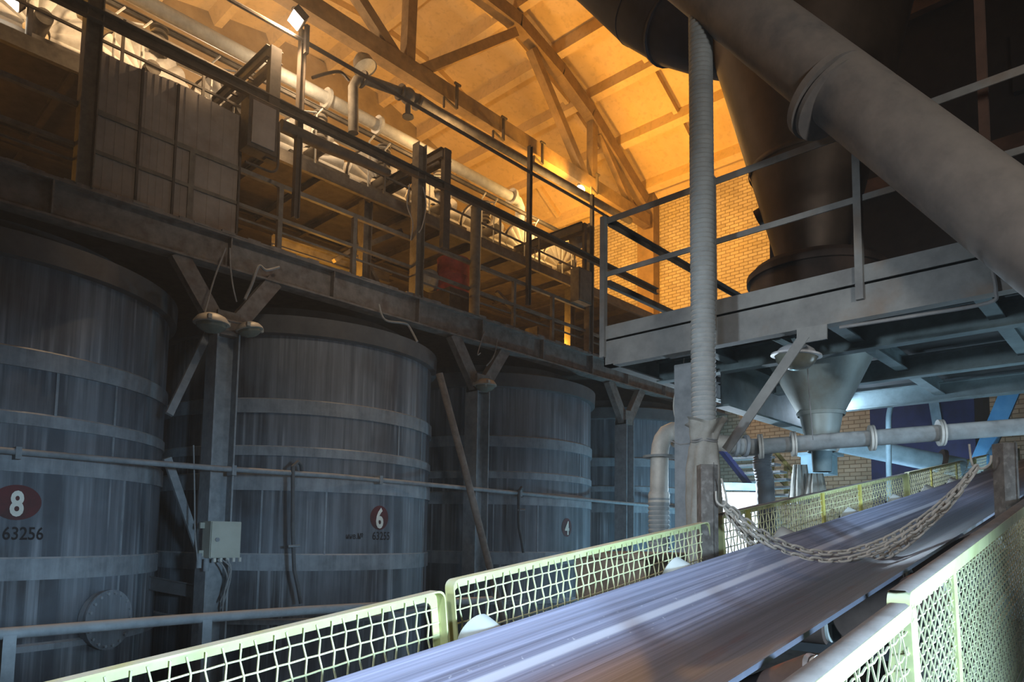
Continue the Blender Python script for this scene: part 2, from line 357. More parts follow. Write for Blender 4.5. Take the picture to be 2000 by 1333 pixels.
for i, cx in enumerate(SX):
    o = V((cx, SY, 0)); R = SR
    sh = MB().lathe([(R, -EYE), (R, -1.38), (R, 3.3), (R-.02, 3.45), (0, 3.5)], o, n=96)
    parts = [('shell', sh, SILO)]
    for z, h, d in ((2.02, .25, .035), (1.3, .17, .025), (.80, .28, .03), (-.46, .28, .022), (-1.38, .1, .04)):
        parts.append(('hoop_band', MB().lathe([(R-.01, z-h/2), (R+d, z-h/2), (R+d, z+h/2-.03), (R-.01, z+h/2)], o, n=96), SILOB))
    rim = MB().lathe([(R-.02, 3.16), (R+.1, 3.18), (R+.11, 3.47), (R-.15, 3.55)], o, n=96)
    parts.append(('top_rim', rim, SILOD))
    # narrower ring on the roof of the silo carrying it up to the girder
    parts.append(('roof_ring', MB().lathe([(R-.55, 3.45), (R-.5, 3.78), (R-.7, 3.8), (0, 3.82)], o, n=64), SILOD))
    # dust runs: vertical strakes
    # vertical seams
    for a, z0, z1 in ((.52, .9, 1.9), (-.35, -.35, .72), (.62, -1.3, .72), (.2, 1.35, 1.9), (-.75, -1.3, .72)):
        p = o + V((math.sin(a)*(R+.004), -math.cos(a)*(R+.004), 0))
        parts.append(('weld_seam', MB().bar(p+V((0,0,z0)), p+V((0,0,z1)), .03, .012, upv=(math.sin(a), -math.cos(a), 0)), SILOB))
    num, ser = names[i]
    if num:
        u, v = ((33, 982), (741, 1012), (1107, 1031))[i]
        r = ray(u, v); r2 = V((r.x, r.y)); c = V((cx, SY)); b = r2.dot(c)/r2.dot(r2); disc = b*b - (c.dot(c)-R*R)/r2.dot(r2)
        k = b - math.sqrt(disc); hit = r*k; ac = math.atan2(hit.x-cx, SY-hit.y)
        n = 40; ov = [V((0,0,0))] + [V(((.19 if i == 1 else .165)*math.cos(2*PI*t/n), .205*math.sin(2*PI*t/n), 0)) for t in range(n)]
        if i == 0: ov = [V((0,0,0))] + [V((.25*math.cos(2*PI*t/n), .205*math.sin(2*PI*t/n), 0)) for t in range(n)]
        mo = MB(); wrap(mo, ov, [(0, 1+t, 1+(t+1)%n) for t in range(n)], cx, ac, hit.z, R+.006); parts.append(('number_plate', mo, REDOV))
        vs, fs = text_mesh(num, .46 if i == 1 else .4, .7, .03); mo = MB(); wrap(mo, vs, fs, cx, ac, hit.z-(.165 if i == 1 else .15), R+.012); parts.append(('number', mo, WNUM))
        if ser:
            vs, fs = text_mesh(ser, .19 if i else .21, .8); mo = MB(); wrap(mo, vs, fs, cx, ac+(.02 if i else .035), hit.z-(.37 if i else .43), R+.008); parts.append(('serial_number', mo, DNUM))
            if i: 
                vs, fs = text_mesh('\u0438\u043d\u0432.\u2116', .13, .8); mo = MB(); wrap(mo, vs, fs, cx, ac-.19, hit.z-.36, R+.008); parts.append(('serial_number', mo, DNUM))
    if i == 0:
        h = E(232, 1212, Y=9.82); a = math.atan2(h.x-cx, SY-h.y); nrm = V((math.sin(a), -math.cos(a), 0)); p = V((cx,SY,0)) + nrm*(R+.0); p.z = h.z
        mh = MB().disc(p+nrm*.05, nrm, .36, .1, 40); mh.disc(p+nrm*.12, nrm, .38, .03, 40)
        bl = []; x = V((math.cos(a), math.sin(a), 0))
        for t in range(18):
            q = p + nrm*.145 + (x*math.cos(2*PI*t/18) + V((0,0,1))*math.sin(2*PI*t/18))*.335; bl.append(('bolt', MB().disc(q, nrm, .02, .03, 6), SILOB))
        parts.append(('manhole_cover', mh, SILO, bl))
    thing('storage_silo', 'large dusty grey steel silo, ' + order[i], 'silo', parts, 'row of steel silos', base=V((cx, SY, -EYE)))
# ================================================================== GALLERY GIRDER + COLUMNS
gz0, gz1 = 3.85, 4.36
gb = MB().ibeam((-4,10,(gz0+gz1)/2), (20.2,10,(gz0+gz1)/2), gz1-gz0, .26, .02, .03)
dst = MB()
for k in range(120):
    x = -4 + k*.2; dst.box((x, 9.87+random.uniform(-.01,.02), gz1), (x+.2, 10.02, gz1+random.uniform(.01,.05)))
stf = [('stiffener', MB().box((x-.01, 9.88, gz0+.03), (x+.01, 10.12, gz1-.03)), GIRD) for x in (2.1, 4.36, 6.1, 7.9, 9.53, 11.4, 13.2, 14.7, 16.5)]
thing('gallery_girder', 'long dusty steel I-beam girder above the silos carrying the gallery', 'beam', [('girder', gb, GIRD), ('dust_drift', dst, GIRD)] + stf)
colx = [4.36, 9.53, 14.7]
def column(x, lab):
    P = [('column_shaft', MB().ibeam((x,10,-EYE), (x,10,2.95), .34, .36, .02, .025, upv=(1,0,0)), UNDER if False else STEEL)]
    P.append(('gusset', MB().box((x-.17,9.84,2.85), (x+.17,10.16,3.2)), GIRD))
    for s in (-1, 1):
        P.append(('brace', MB().bar((x+s*.08,9.98,2.95), (x+s*.72,9.98,3.88), .24, .16, upv=(0,1,0)), GIRD))
    return thing('support_column', lab, 'column', P, 'columns under the gallery girder')
column(colx[0], 'steel I-section column with V braces and electrical box, left of silo 6')
column(colx[1], 'steel column with V braces and a lamp between silo 6 and silo 4')
column(colx[2], 'farthest V-braced column, right of silo 4, mostly in shadow')
# column head lamps
def dome_lamp(c, r, lab, tilt=(0,0,-1), g='dusty lamps under the girder'):
    a = V(tilt).normalized(); c = V(c)
    hs = MB().lathe([(0,-.5*r),(.45*r,-.48*r),(.8*r,-.3*r),(1.0*r,-.02*r),(1.02*r,.1*r),(.86*r,.12*r)], c, a, 32)
    gl = MB().lathe([(.84*r,.1*r),(.8*r,.32*r),(.55*r,.52*r),(.25*r,.62*r),(0,.64*r)], c, a, 32)
    lg = MB()
    for t in range(3):
        q = c + V((math.cos(t*2.1)*r, math.sin(t*2.1)*r, 0)) - a*.02; lg.box(q-V((.025,.025,.03)), q+V((.025,.025,.03)))
    return thing('bulkhead_lamp', lab, 'lamp', [('housing', hs, LAMPM), ('lens', gl, LAMPG), ('clamp', lg, LAMPM)], g)
dome_lamp(E(413, 630, Y=9.55), .235, 'dusty unlit dome lamp, left of the pair at the nearest column head')
dome_lamp(E(487, 643, Y=9.7), .19, 'smaller unlit dome lamp, right of the pair at the nearest column head', (.2,-.1,-1))
dome_lamp(E(948, 752, Y=9.6), .22, 'dusty unlit dome lamp below the column head between silos 6 and 4')
single('connecting_tube', MB().tube([E(430, 622, Y=9.6), E(452, 628, Y=9.65), E(485, 634, Y=9.7)], .02, 8), GIRD, 'short tube arm joining the two lamps on the nearest column', 'bracket')
def wire(name, pts, r, m, lab, n=6, cat='cable'):
    # smooth the path with a Catmull-Rom pass
    P = [V(p) for p in pts]; Q = []
    for i in range(len(P)-1):
        a = P[max(i-1,0)]; b = P[i]; c = P[i+1]; d = P[min(i+2, len(P)-1)]
        for t in range(5):
            t /= 5; Q.append(.5*((2*b) + (c-a)*t + (2*a-5*b+4*c-d)*t*t + (3*b-a-3*c+d)*t**3))
    Q.append(P[-1])
    return single(name, MB().tube(Q, r, n), m, lab, cat)
wire('cable', [E(400,612,Y=9.5), E(405,592,Y=9.55), E(420,540,Y=9.7), E(441,485,Y=9.82)], .012, CABLE, 'grey cable from the left column lamp up to the girder')
wire('cable', [E(462,590,Y=9.7), E(455,560,Y=9.7), E(450,520,Y=9.75), E(449,485,Y=9.82)], .012, CABLE, 'grey cable looping down the nearest column head between the braces')
wire('cable', [E(478,585,Y=9.7), E(492,555,Y=9.75), E(505,520,Y=9.8), E(520,528,Y=9.8), E(545,522,Y=9.84)], .022, CABLE, 'thick dusty cable on the right brace of the nearest column')
wire('cable', [E(938,690,Y=9.7), E(933,692,Y=9.7), E(942,660,Y=9.8), E(947,648,Y=9.85)], .012, CABLE, 'cable above the lamp between silos 6 and 4')
wire('cable', [E(950,715,Y=9.75), E(965,695,Y=9.75), E(972,662,Y=9.85)], .012, CABLE, 'curved cable right of the lamp between silos 6 and 4')
wire('cable', [E(740,595,Y=9.8), E(752,625,Y=9.75), E(790,632,Y=9.7), E(800,640,Y=9.7), E(815,668,Y=9.6)], .02, CABLE, 'drooping cable under the girder above silo 6')
# braces and poles between silos
single('diagonal_brace', MB().bar(E(412,640,Y=10.2), E(330,810,Y=9.9), .1, .06, upv=(0,1,0)), STEEL, 'diagonal angle strut down from the nearest column toward silo 8', 'brace')
single('diagonal_brace', MB().bar(E(326,895,Y=10.2), E(392,1085,Y=10.4), .11, .06, upv=(0,1,0)), STEEL, 'lower diagonal strut beside silo 8 behind the electrical box', 'brace')
single('leaning_pole', MB().tube([E(858,730,Y=9.5), E(905,905,Y=9.3), E(958,1115,Y=9.1), E(1000,1275,Y=8.95), V((E(1000,1275,Y=8.95).x+.2, 8.8, -EYE))], .065, 12), GIRD, 'long leaning round pole between silo 6 and silo 4', 'pole')
single('cross_beam', MB().ibeam(E(285,1138,Y=10.9), E(405,1160,Y=10.9), .2, .14), FRAMEC, 'short dark beam between silo 8 and the nearest column near the floor', 'beam')
# rail pipe along the silo fronts, with clips
rp = [E(u, v, Y=9.58) for u, v in ((-40,877),(0,880),(200,897),(420,915),(650,930),(900,953),(1158,978),(1267,988),(1330,996))]
cl = []
for u, v in ((35,884),(455,918),(742,937),(1015,963)):
    q = E(u, v, Y=9.58); cl.append(('clip', MB().box(q-V((.03,.05,.08)), q+V((.03,.12,.06))), STEEL))
thing('rail_pipe', 'thin grey pipe running level across the fronts of all the silos', 'pipe', [('pipe', MB().tube(rp, .04, 10), STEEL)] + cl)
# vertical hook pipes
def hookpipe(u, v0, v1, lab):
    t = E(u, v0, Y=9.55); b = E(u, v1, Y=9.55); 
    pth = [t+V((.22,.1,-.1)), t+V((.16,.05,.05)), t+V((.08,0,.08)), t+V((.0,0,.0)), t*.5+b*.5, b+V((0,0,.5)), b+V((.06,-.02,.25)), b+V((.12,-.02,.0))]
    return thing('drain_pipe', lab, 'pipe', [('pipe', MB().tube(pth, .03, 8), HOSED), ('valve', MB().tube([V((t.x-.02,t.y,b.z+.85)), V((t.x+.14,t.y-.05,b.z+.86))], .02, 6), STEEL)], 'thin pipes down the silo fronts')
hookpipe(572, 912, 1180, 'thin dark pipe with hooked top down the front of silo 6')
hookpipe(1013, 960, 1080, 'thin dark pipe with hooked top down the front of silo 4')
# electrical box on the column
b0 = E(398, 1090, Y=9.72); b1 = E(464, 1020, Y=9.66)
bx = MB().box((b0.x, 9.55, b0.z), (b1.x, 9.8, b1.z)); 
dr = MB().box((b0.x+.01, 9.53, b0.z+.01), (b1.x-.005, 9.55, b1.z-.01))
hd = MB().disc((b0.x+.09, 9.525, (b0.z+b1.z)/2), (0,1,0), .03, .02, 12)
br = MB().box((b0.x-.06, 9.74, b1.z-.1), (b0.x+.02, 9.78, b1.z-.02)); br.box((b0.x-.06, 9.74, b0.z+.02), (b0.x+.02, 9.78, b0.z+.1))
gl = [('cable_gland', MB().cyl((b0.x+.12+k*.09, 9.65, b0.z), (b0.x+.12+k*.09, 9.65, b0.z-.06), .022, 8), WHITEP) for k in range(5)]
thing('electrical_box', 'grey wall-mounted electrical cabinet on the nearest column', 'electrical box', [('cabinet', bx, BOXM), ('door', dr, BOXM, [('lock', hd, STEEL)]), ('bracket', br, BOXM)] + gl)
for k, (du, dv) in enumerate(((8,30),(16,60),(5,90))):
    wire('cable', [E(425+k*9,1094,Y=9.63), E(434+k*7+du*.6,1112,Y=9.6), E(440+du*.5-k*2,1130+dv*.3,Y=9.66), E(430+k*2,1165+dv*.4,Y=9.72)], .011, CABLE, ['left', 'middle', 'right'][k] + ' of the three grey cables hanging under the electrical box')
vb = E(388, 1110, Y=9.75); vv = MB().cyl(vb, vb+V((0,0,.2)), .035, 10); vv.cyl(vb+V((.1,0,-.05)), vb+V((.1,0,.18)), .04, 10); vv.cyl(vb+V((-.02,0,.14)), vb+V((.16,0,.14)), .025, 8)
single('air_regulator', vv, STEEL, 'small grey valve set below left of the electrical box', 'valve')
wire('cable', [E(378,870,Y=9.7), E(380,960,Y=9.7), E(381,1040,Y=9.7), E(386,1095,Y=9.72)], .01, CABLE, 'thin straight cable running down left of the nearest column')
# tubular guard rail in front of the silos
hr = [E(u, v, Y=6.0) for u, v in ((-120,1250),(0,1239),(350,1211),(600,1193),(960,1172))]
pst = []
for u in (402, 20, 760):
    p = E(u, 1205, Y=6.0); p.z = hr[2].z
    pst.append(('post', MB().bar(p, V((p.x, p.y, -EYE)), .08, .08, upv=(1,0,0)), STEEL))
thing('floor_guard_rail', 'round grey guard rail on posts standing in front of silo 8', 'railing', [('top_rail', MB().tube(hr, .043, 12), STEEL)] + pst)
# ================================================================== GALLERY (lower walkway)
wk = MB().box((-4,10.1,gz1-.06), (20.4,15.2,gz1)); 
thing('walkway_deck', 'lower gallery walkway floor laid on the girder above the silos', 'deck', [('floor_plate', wk, GALD)])
rails = []
rails.append(('handrail', MB().bar((-4,10,5.46), (13.0,10,5.46), .07, .07), GALM))
rails.append(('midrail', MB().bar((-4,10,4.92), (16.5,10,4.92), .07, .05), GALM))
rails.append(('midrail', MB().bar((-4,10.06,4.74), (16.5,10.06,4.74), .03, .03), GALM))
for u, v in ((373,330),(546,420),(690,500),(921,590),(1003,610),(1078,650)):
    p = E(u, v, Y=10); rails.append(('post', MB().bar((p.x,10,gz1), (p.x,10,5.46), .075, .075), GALM))
for x in (.3, 1.4, -1): rails.append(('post', MB().bar((x,10,gz1), (x,10,5.46), .075, .075), GALM))
thing('walkway_railing', 'long brown steel handrail along the lower gallery walkway', 'railing', rails)
# tall posts
def post(u, zt, w, lab, zb=gz1, m=GALM, Y=9.93, rnd=False, v=400):
    x = E(u, v, Y=Y).x
    mb = MB().cyl((x,Y,zb), (x,Y,zt), w/2, 14) if rnd else MB().ibeam((x,Y,zb), (x,Y,zt), w, w, .012, .016, upv=(1,0,0))
    return single('gallery_post', mb, m, lab, 'post')
post(170, 8.2, .2, 'tall dark I-section post at the left end of the sheet panel', v=220)
post(586, 8.2, .1, 'slim post carrying the upper floodlight', zb=5.0, v=200, m=GALD)
post(816, 7.3, .19, 'tall steel post in the middle of the gallery beside the twin-bar arm', v=440)
post(928, 6.62, .22, 'thick round post right of the middle of the gallery', rnd=True, v=520)
post(1034, 8.6, .09, 'slim tall post left of the bright bulb', zb=5.0, v=400, m=GALD)
post(1150, 7.55, .16, 'tall post with a box at the right end of the gallery', v=560)
post(1156, 8.5, .08, 'slim post under the bright bulb', zb=4.4, v=500, Y=10.1)
# big handrail tray along the gallery front
x0, x1 = 2.2, 16
tr = MB().chan((-3,9.86,6.65), (16,9.86,6.65), .16, .09, .012); tr.bar((-3,9.88,6.74), (9,9.88,6.75), .07, .05)
single('cable_tray', tr, GALD, 'dark steel channel running along the whole gallery front at chest height', 'beam')
single('steam_pipe', MB().tube([E(548,245,Y=9.95), E(640,288,Y=9.95), E(700,312,Y=9.95), E(760,338,Y=9.95)], [.1,.1,.09,.06], 14), GALD, 'dark thick pipe under the front channel right of the control box', 'pipe')
single('conduit', MB().tube([E(u,v,Y=9.9) for u,v in ((430,-14),(450,0),(600,84),(760,176),(1027,332),(1162,409),(1330,512))], .035, 8), GALD, 'long thin dark conduit sloping across below the roof chord past both lit lamps', 'pipe')
# sheet panel
pl = MB()
xs = [E(178,200,Y=9.97).x, E(275,250,Y=9.97).x, E(345,280,Y=9.97).x, E(470,320,Y=9.97).x]
pt = []
for a, b in zip(xs, xs[1:]):
    n = 10
    for k in range(n):
        s0, s1 = a+(b-a)*k/n, a+(b-a)*(k+1)/n; d = .004 if k % 2 else 0
        pl.box((s0, 9.99-d, gz1), (s1, 10.0, 6.33 + .03*math.sin(s0*4)))
    pt.append(('edge_strip', MB().box((b-.03, 9.95, gz1), (b+.0, 9.99, 6.33)), GALD))
thing('sheet_panel', 'large grey ribbed sheet-metal screen at the left of the gallery front', 'panel', [('sheet', pl, PANEL)] + pt)
# control box with conduit loop
q0 = E(470, 330, Y=9.86); q1 = E(533, 222, Y=9.86)
bx = MB().box((q0.x, 9.68, 5.72), (q1.x, 9.95, 6.5)); dr = MB().box((q0.x+.05, 9.655, 5.78), (q1.x-.05, 9.68, 6.44))
lp = MB().tube([V((q1.x+.04,9.72,6.3)), V((q1.x+.05,9.72,5.7))] + arc((q1.x-.1,9.72,5.62), (1,0,0), (0,0,-1), .15, 0, PI/2, 6) + [V((q0.x,9.72,5.47))], .02, 8)
thing('control_cabinet', 'dusty grey control box hung on the gallery front beside the first portal frame', 'electrical box', [('cabinet', bx, GALD), ('door', dr, PANEL), ('conduit_loop', lp, GALD)])
# hoist portals: post plus a twin-channel arm reaching back over the deck
def portal(u, vt, zb, yb, w, lab, v=300):
    p = E(u, vt, Y=9.85); x = p.x; z = p.z
    arm = MB()
    for s in (-1, 1): arm.chan((x+s*.08, 9.85, z-.05), (x+s*.08, yb, z-.05), .2, .06, .012, flip=s)
    for k in range(4): yy = 10.1+(yb-10.2)*k/3; arm.bar((x-.08,yy,z-.05), (x+.08,yy,z-.05), .04, .03)
    st = MB().bar((x,9.85,zb), (x,9.85,z+.04), w*.55, w*.8, upv=(1,0,0))
    return thing('hoist_portal', lab, 'frame', [('post', st, GALD), ('arm', arm, GALD)], 'portal frames reaching over the upper deck')
portal(537, 100, 5.7, 12.0, .22, 'dark portal frame beside the control box, nearest of the three')
portal(872, 297, 5.45, 12.3, .2, 'dark portal frame with twin-bar arm, middle of the three')
portal(1142, 440, 6.2, 12.8, .12, 'thin portal frame at the right end of the gallery, farthest of the three')
# round lamp and box at gallery end
s0 = E(1128, 468, Y=10.3); single('round_lamp', MB().sphere(s0, .22, 16, 10, (1,1,1.1)), GALM, 'dusty round unlit lamp hanging under the farthest portal arm', 'lamp')
c0 = E(1117, 590, Y=9.9); c1 = E(1140, 535, Y=9.9)
thing('junction_box', 'tall pale narrow junction box on the right end of the gallery', 'electrical box', [('cabinet', MB().box((c0.x, 9.7, c0.z), (c1.x+.05, 9.95, c1.z)), GALM), ('door', MB().box((c0.x+.03, 9.68, c0.z+.03), (c1.x+.02, 9.7, c1.z-.03)), GALM)])
# upper deck
ud = [('deck_plate', MB().box((-4,11,6.62), (20.4,17.5,6.7)), GALD)]
ud.append(('edge_beam', MB().chan((-4,10.98,6.58), (18.5,10.98,6.58), .22, .08, .012, flip=-1), GALM))
jo = MB()
for k in range(24): x = -3.5+k*1.0; jo.ibeam((x,11.05,6.54), (x,17.4,6.54), .16, .08)
ud.append(('joist', jo, GALD))
ud.append(('inner_beam', MB().ibeam((-4,13.6,6.4), (20,13.6,6.4), .3, .16), GALD))
thing('upper_deck', 'upper gallery deck with ribbed dark underside, carrying the filters', 'deck', ud)
for k, x in enumerate((.5, 7.55, 13.95)):
    lab = ['left', 'middle', 'right'][k]
    single('deck_column', MB().ibeam((x,11.2,gz1), (x,11.2,6.5), .2, .2, upv=(1,0,0)), GALM, lab + ' short column between the walkway floor and the upper deck', 'column')
ur = [('handrail', MB().bar((-4,11.1,7.75), (14.5,11.1,7.5), .04, .04), GALM), ('midrail', MB().bar((-4,11.1,7.25), (14.5,11.1,7.05), .035, .035), GALM)]
for x in (1.2, 3.1, 4.3, 6.0, 7.9, 9.4, 11.2, 12.6, 14): ur.append(('post', MB().bar((x,11.1,6.7), (x,11.1,7.75-.0135*(x+4)), .04), GALM))
thing('deck_railing', 'thin handrail on the edge of the upper deck before the filters', 'railing', ur)
# ---- disc filters
def filter_unit(x, y, z, r, lab, first=[None]):
    if first[0] is None:
        P = []
        for k in range(2):
            cy = y + k*.75
            n = 16; rows = []
            for side in (-1, 1):
                row_c = []; 
            mb = MB()
            for j in range(n):
                a0, a1 = 2*PI*j/n, 2*PI*(j+1)/n
                m = 6; gridA = []
                for ri in range(4):
                    rr = r*(.25+.25*ri); rowp = []
                    for q in range(m+1):
                        f = q/m; a = a0+(a1-a0)*f; bul = math.sin(PI*f)*.09*(ri/3)*(1.0)
                        rowp.append(V((x+math.cos(a)*rr, cy-.05-bul, z+math.sin(a)*rr)))
                    gridA.append(rowp)
                mb.grid(gridA)
                gridB = [[V((p.x, 2*cy-p.y, p.z)) for p in rw][::-1] for rw in gridA]; mb.grid(gridB)
                mb.grid([gridA[-1], gridB[-1][::-1]])
            P.append(('filter_disc', mb, FILT))
            P.append(('disc_rim', MB().tube([V((x+math.cos(2*PI*t/32)*r*1.03, cy, z+math.sin(2*PI*t/32)*r*1.03)) for t in range(32)], .025, 6, closed=True), GALD))
        P.append(('shaft', MB().cyl((x,y-.5,z), (x,y+1.3,z), .12, 16), GALM))
        tg = MB().lathe([(r*1.2,-.45),(r*1.2,1.2)], (x,y,z), (0,1,0), 24, 0, PI)
        tg2 = MB(); tg2.box((x-r*.9, y-.45, 6.7), (x+r*.9, y+1.25, z-.3)); P.append(('trough', tg2, GALM))
        fr = MB()
        for sx in (-.85, -.3):
            fr.tube([V((x+sx*r,y-.6,6.7)), V((x+sx*r,y-.6,z+.5)), V((x+sx*r+.12,y-.6,z+.68))], .018, 6)
        fr.tube([V((x-.85*r,y-.6,z+.4)), V((x-.3*r,y-.6,z+.55))], .018, 6)
        P.append(('guard_frame', fr, WHITEP))
        first[0] = thing('disc_filter', lab, 'filter', P, 'white disc filters on the upper deck', base=V((x,y,6.7))); first.append(x)
        return first[0]
    return dup(first[0], (x-first[1], 0, 0), lab)
fl = ['at the far left edge of the deck', 'second from the left, behind the left end of the sheet panel', 'behind the sheet panel, third from the left', 'behind the control box', 'right of the first portal frame', 'just left of the twin-bar portal', 'behind the thick round post', 'just left of the slim tall post', 'at the right end near the brick wall']
for x, l in zip((2.2, 3.7, 5.2, 6.8, 8.4, 10.0, 11.6, 13.1, 14.6), fl):
    filter_unit(x, 12.1, 7.46, .72, 'white pleated disc filter ' + l)
# bellows between filters and pipe
def bellows(x, y, z0, z1, r, lab):
    n = int((z1-z0)/.09); pr = []
    for k in range(n+1):
        z = z0+(z1-z0)*k/n; pr += [(r, z), (r*1.45, z+.02), (r*1.45, z+.05)]
    pr.append((r*.8, z1+.05))
    return single('bellows_hose', MB().lathe(pr, (x,y,0), n=16), FILT if False else GALM, lab, 'hose', 'ringed bellows above the filters')
for k, (u, v0, v1) in enumerate(((308,110,60),(624,275,225),(748,360,290),(857,380,340),(946,435,400))):
    a = E(u, v0, Y=12.0); b = E(u, v1, Y=12.0)
    bellows(a.x, 12.0, a.z, b.z, .1, ['first', 'second', 'third', 'fourth', 'fifth'][k] + ' ringed bellows from the left, hanging below the large white pipe')
# big pipe with flanges
bp = MB().tube([(-3,12.2,8.92), (6.3,12.2,8.9), (12.9,12.2,8.88)], .13, 20)
fl_ = []
for u, v in ((638,195),(738,248),(1000,385)): p = E(u, v, Y=12.2); fl_.append(('flange', MB().disc((p.x,12.2,8.9), (1,0,0), .21, .07, 24), WHITEP))
el = MB().tube([(12.7,12.2,8.88),(12.95,12.2,8.85),(13.05,12.2,8.7),(13.05,12.2,8.2)], .13, 14)
thing('large_pipe', 'large whitish flanged pipe running above the filters', 'pipe', [('pipe', bp, WHITEP), ('elbow', el, WHITEP)] + fl_)
single('small_pipe', MB().tube([(-3,12.4,8.3), (14.5,12.4,8.3)], .07, 12), WHITEP, 'thinner whitish pipe below the large pipe over the filters', 'pipe')
single('support_rail', MB().ibeam((-3,12.05,8.5), (16,12.05,8.5), .1, .06), GALM, 'slim steel rail just under the large pipe', 'beam')
# yellow pipe with valve
yp = [E(u,v,Y=11.2) for u,v in ((690,260),(690,170),(697,158),(712,155),(760,172),(820,195),(850,215),(1000,300),(1090,352),(1230,432))]
fg = []
for u, v in ((708,155),(782,180),(815,200)): p = E(u,v,Y=11.2); fg.append(('flange', MB().disc(p, (1,0,-.05), .17, .05, 20), GALM))
vl = MB().sphere(E(797,188,Y=11.2), .17, 14, 10); vl.cyl(E(797,195,Y=11.2), E(797,225,Y=11.2), .06, 10); vl.disc(E(797,228,Y=11.2), (0,0,1), .12, .03, 16)
thing('valve_pipe', 'brown pipe with gooseneck end and a valve below the roof chord', 'pipe', [('pipe', MB().tube(yp, .1, 14), GALM), ('valve', vl, GALM)] + fg)
wire('rag', [E(610,152,Y=11.1), E(640,143,Y=11.1), E(665,141,Y=11.1), E(682,158,Y=11.1)], .03, GALD, 'dark rag trailing from the gooseneck end of the valve pipe', cat='rag')
# hanging lamp shade
p = E(713, 132, Y=12.0); ax = V((.25,-.35,-1)).normalized()
thing('pendant_lamp', 'unlit grey conical factory lamp shade under the roof chord', 'lamp', [('shade', MB().lathe([(.04,-.35),(.1,-.3),(.2,-.18),(.24,.0),(.26,.02)], p, ax, 28), GALM), ('lens', MB().lathe([(.24,0),(.15,.04),(0,.05)], p, ax, 28), LAMPM)])
# bulb lamp
pb = E(1133, 372, Y=12.2)
thing('bulb_lamp', 'bright glowing bulb lamp at the right end of the conduit', 'lamp', [('bulb', MB().sphere(pb, .14, 16, 12), GLOWW), ('socket', MB().cyl(pb+V((.0,0.02,.08)), pb+V((.0,.06,.2)), .05, 12), GALD), ('bracket', MB().bar(pb+V((.02,.05,.18)), pb+V((.28,.42,.24)), .04, .03), GALM)])
# floodlight
pf = E(577, 40, Y=9.75); nf = V((-.55,.1,-.8)).normalized(); xf = nf.cross(V((0,0,1))).normalized(); yf = xf.cross(nf)
hb = MB().ext([(-.15,-.11),(.15,-.11),(.15,.11),(-.15,.11)], pf - nf*.14, pf - nf*.01, upv=yf)
gf = MB().ext([(-.135,-.095),(.135,-.095),(.135,.095),(-.135,.095)], pf - nf*.01, pf + nf*.005, upv=yf)
st = MB().bar(pf+V((.24,.06,-.4)), pf+V((.24,.06,.08)), .07, .06, upv=(1,0,0)); st.bar(pf+V((.24,.06,.06)), pf+V((.02,.03,.06)), .03, .03)
hk = MB().tube(arc(pf+V((.02,0,.14)), (1,0,0), (0,0,1), .09, 0, PI, 8), .008, 6)
thing('floodlight', 'lit rectangular floodlight on the slim post, upper left', 'lamp', [('housing', hb, GALD), ('lens', gf, GLOWF), ('bracket', st, GALD), ('hook', hk, CABLE)])
FLOOD = [o for o in C.objects if o.name == 'floodlight'][0]
dup(FLOOD, E(22,0,Y=11.4)-pf, 'lit floodlight cut by the top left corner of the picture', 'floodlights')
FLOOD['group'] = 'floodlights'
# ================================================================== ROOF TRUSS
TY = 12.65
def T(u, v): p = E(u, v, Y=TY); return p
bc = MB().bar((-3,TY,11.12), (19.9,TY,10.85), .3, .42)
tcp = [(1.0,12.6),(6.0,13.65),(9.6,14.2),(11.78,14.3),(13.31,14.33),(15.2,13.85),(16.67,13.25),(19.7,11.52)]
tc = MB()
for a, b in zip(tcp, tcp[1:]): tc.bar((a[0],TY,a[1]-.0), (b[0]+.02,TY,b[1]-.0), .34, .4)
tparts = [('bottom_chord', bc, TRUSS), ('top_chord', tc, TRUSS)]
for a, b, w in (((9.55,11.0),(9.6,14.0),.26), ((9.2,11.1),(6.2,13.4),.24), ((9.9,11.1),(13.2,13.95),.24), ((13.9,13.85),(16.4,11.05),.24), ((16.8,13.0),(16.8,10.95),.24), ((6.2,11.2),(6.2,13.4),.24), ((17.2,12.8),(19.0,11.0),.2)):
    tparts.append(('web_member', MB().bar((a[0],TY,a[1]), (b[0],TY,b[1]), w, w, upv=(0,1,0)), TRUSS))
thing('roof_truss', 'concrete roof truss crossing the lit ceiling down to the brick wall', 'truss', tparts)
for k, (u, v) in enumerate(((896,188),(987,252),(1063,300),(1170,360))):
    p = E(u, v, Y=12.35); hk = MB().bar(V((p.x,12.42,p.z+.35)), V((p.x,12.42,p.z-.3)), .07, .05, upv=(1,0,0)); hk.bar(V((p.x,12.42,p.z-.3)), V((p.x-.6,12.2,p.z-.38)), .04, .04); hk.bar(V((p.x-.6,12.2,p.z-.38)), V((p.x-.6,12.2,p.z-.65)), .04, .04, upv=(1,0,0))
    hk.bar(V((p.x-.1,12.4,p.z+.33)), V((p.x+.1,12.4,p.z+.33)), .05, .05)
    single('chord_hanger', hk, GALD, ['first', 'second', 'third', 'last'][k] + ' dark steel hanger from the left clamped on the truss chord', 'bracket', 'hangers on the roof truss')
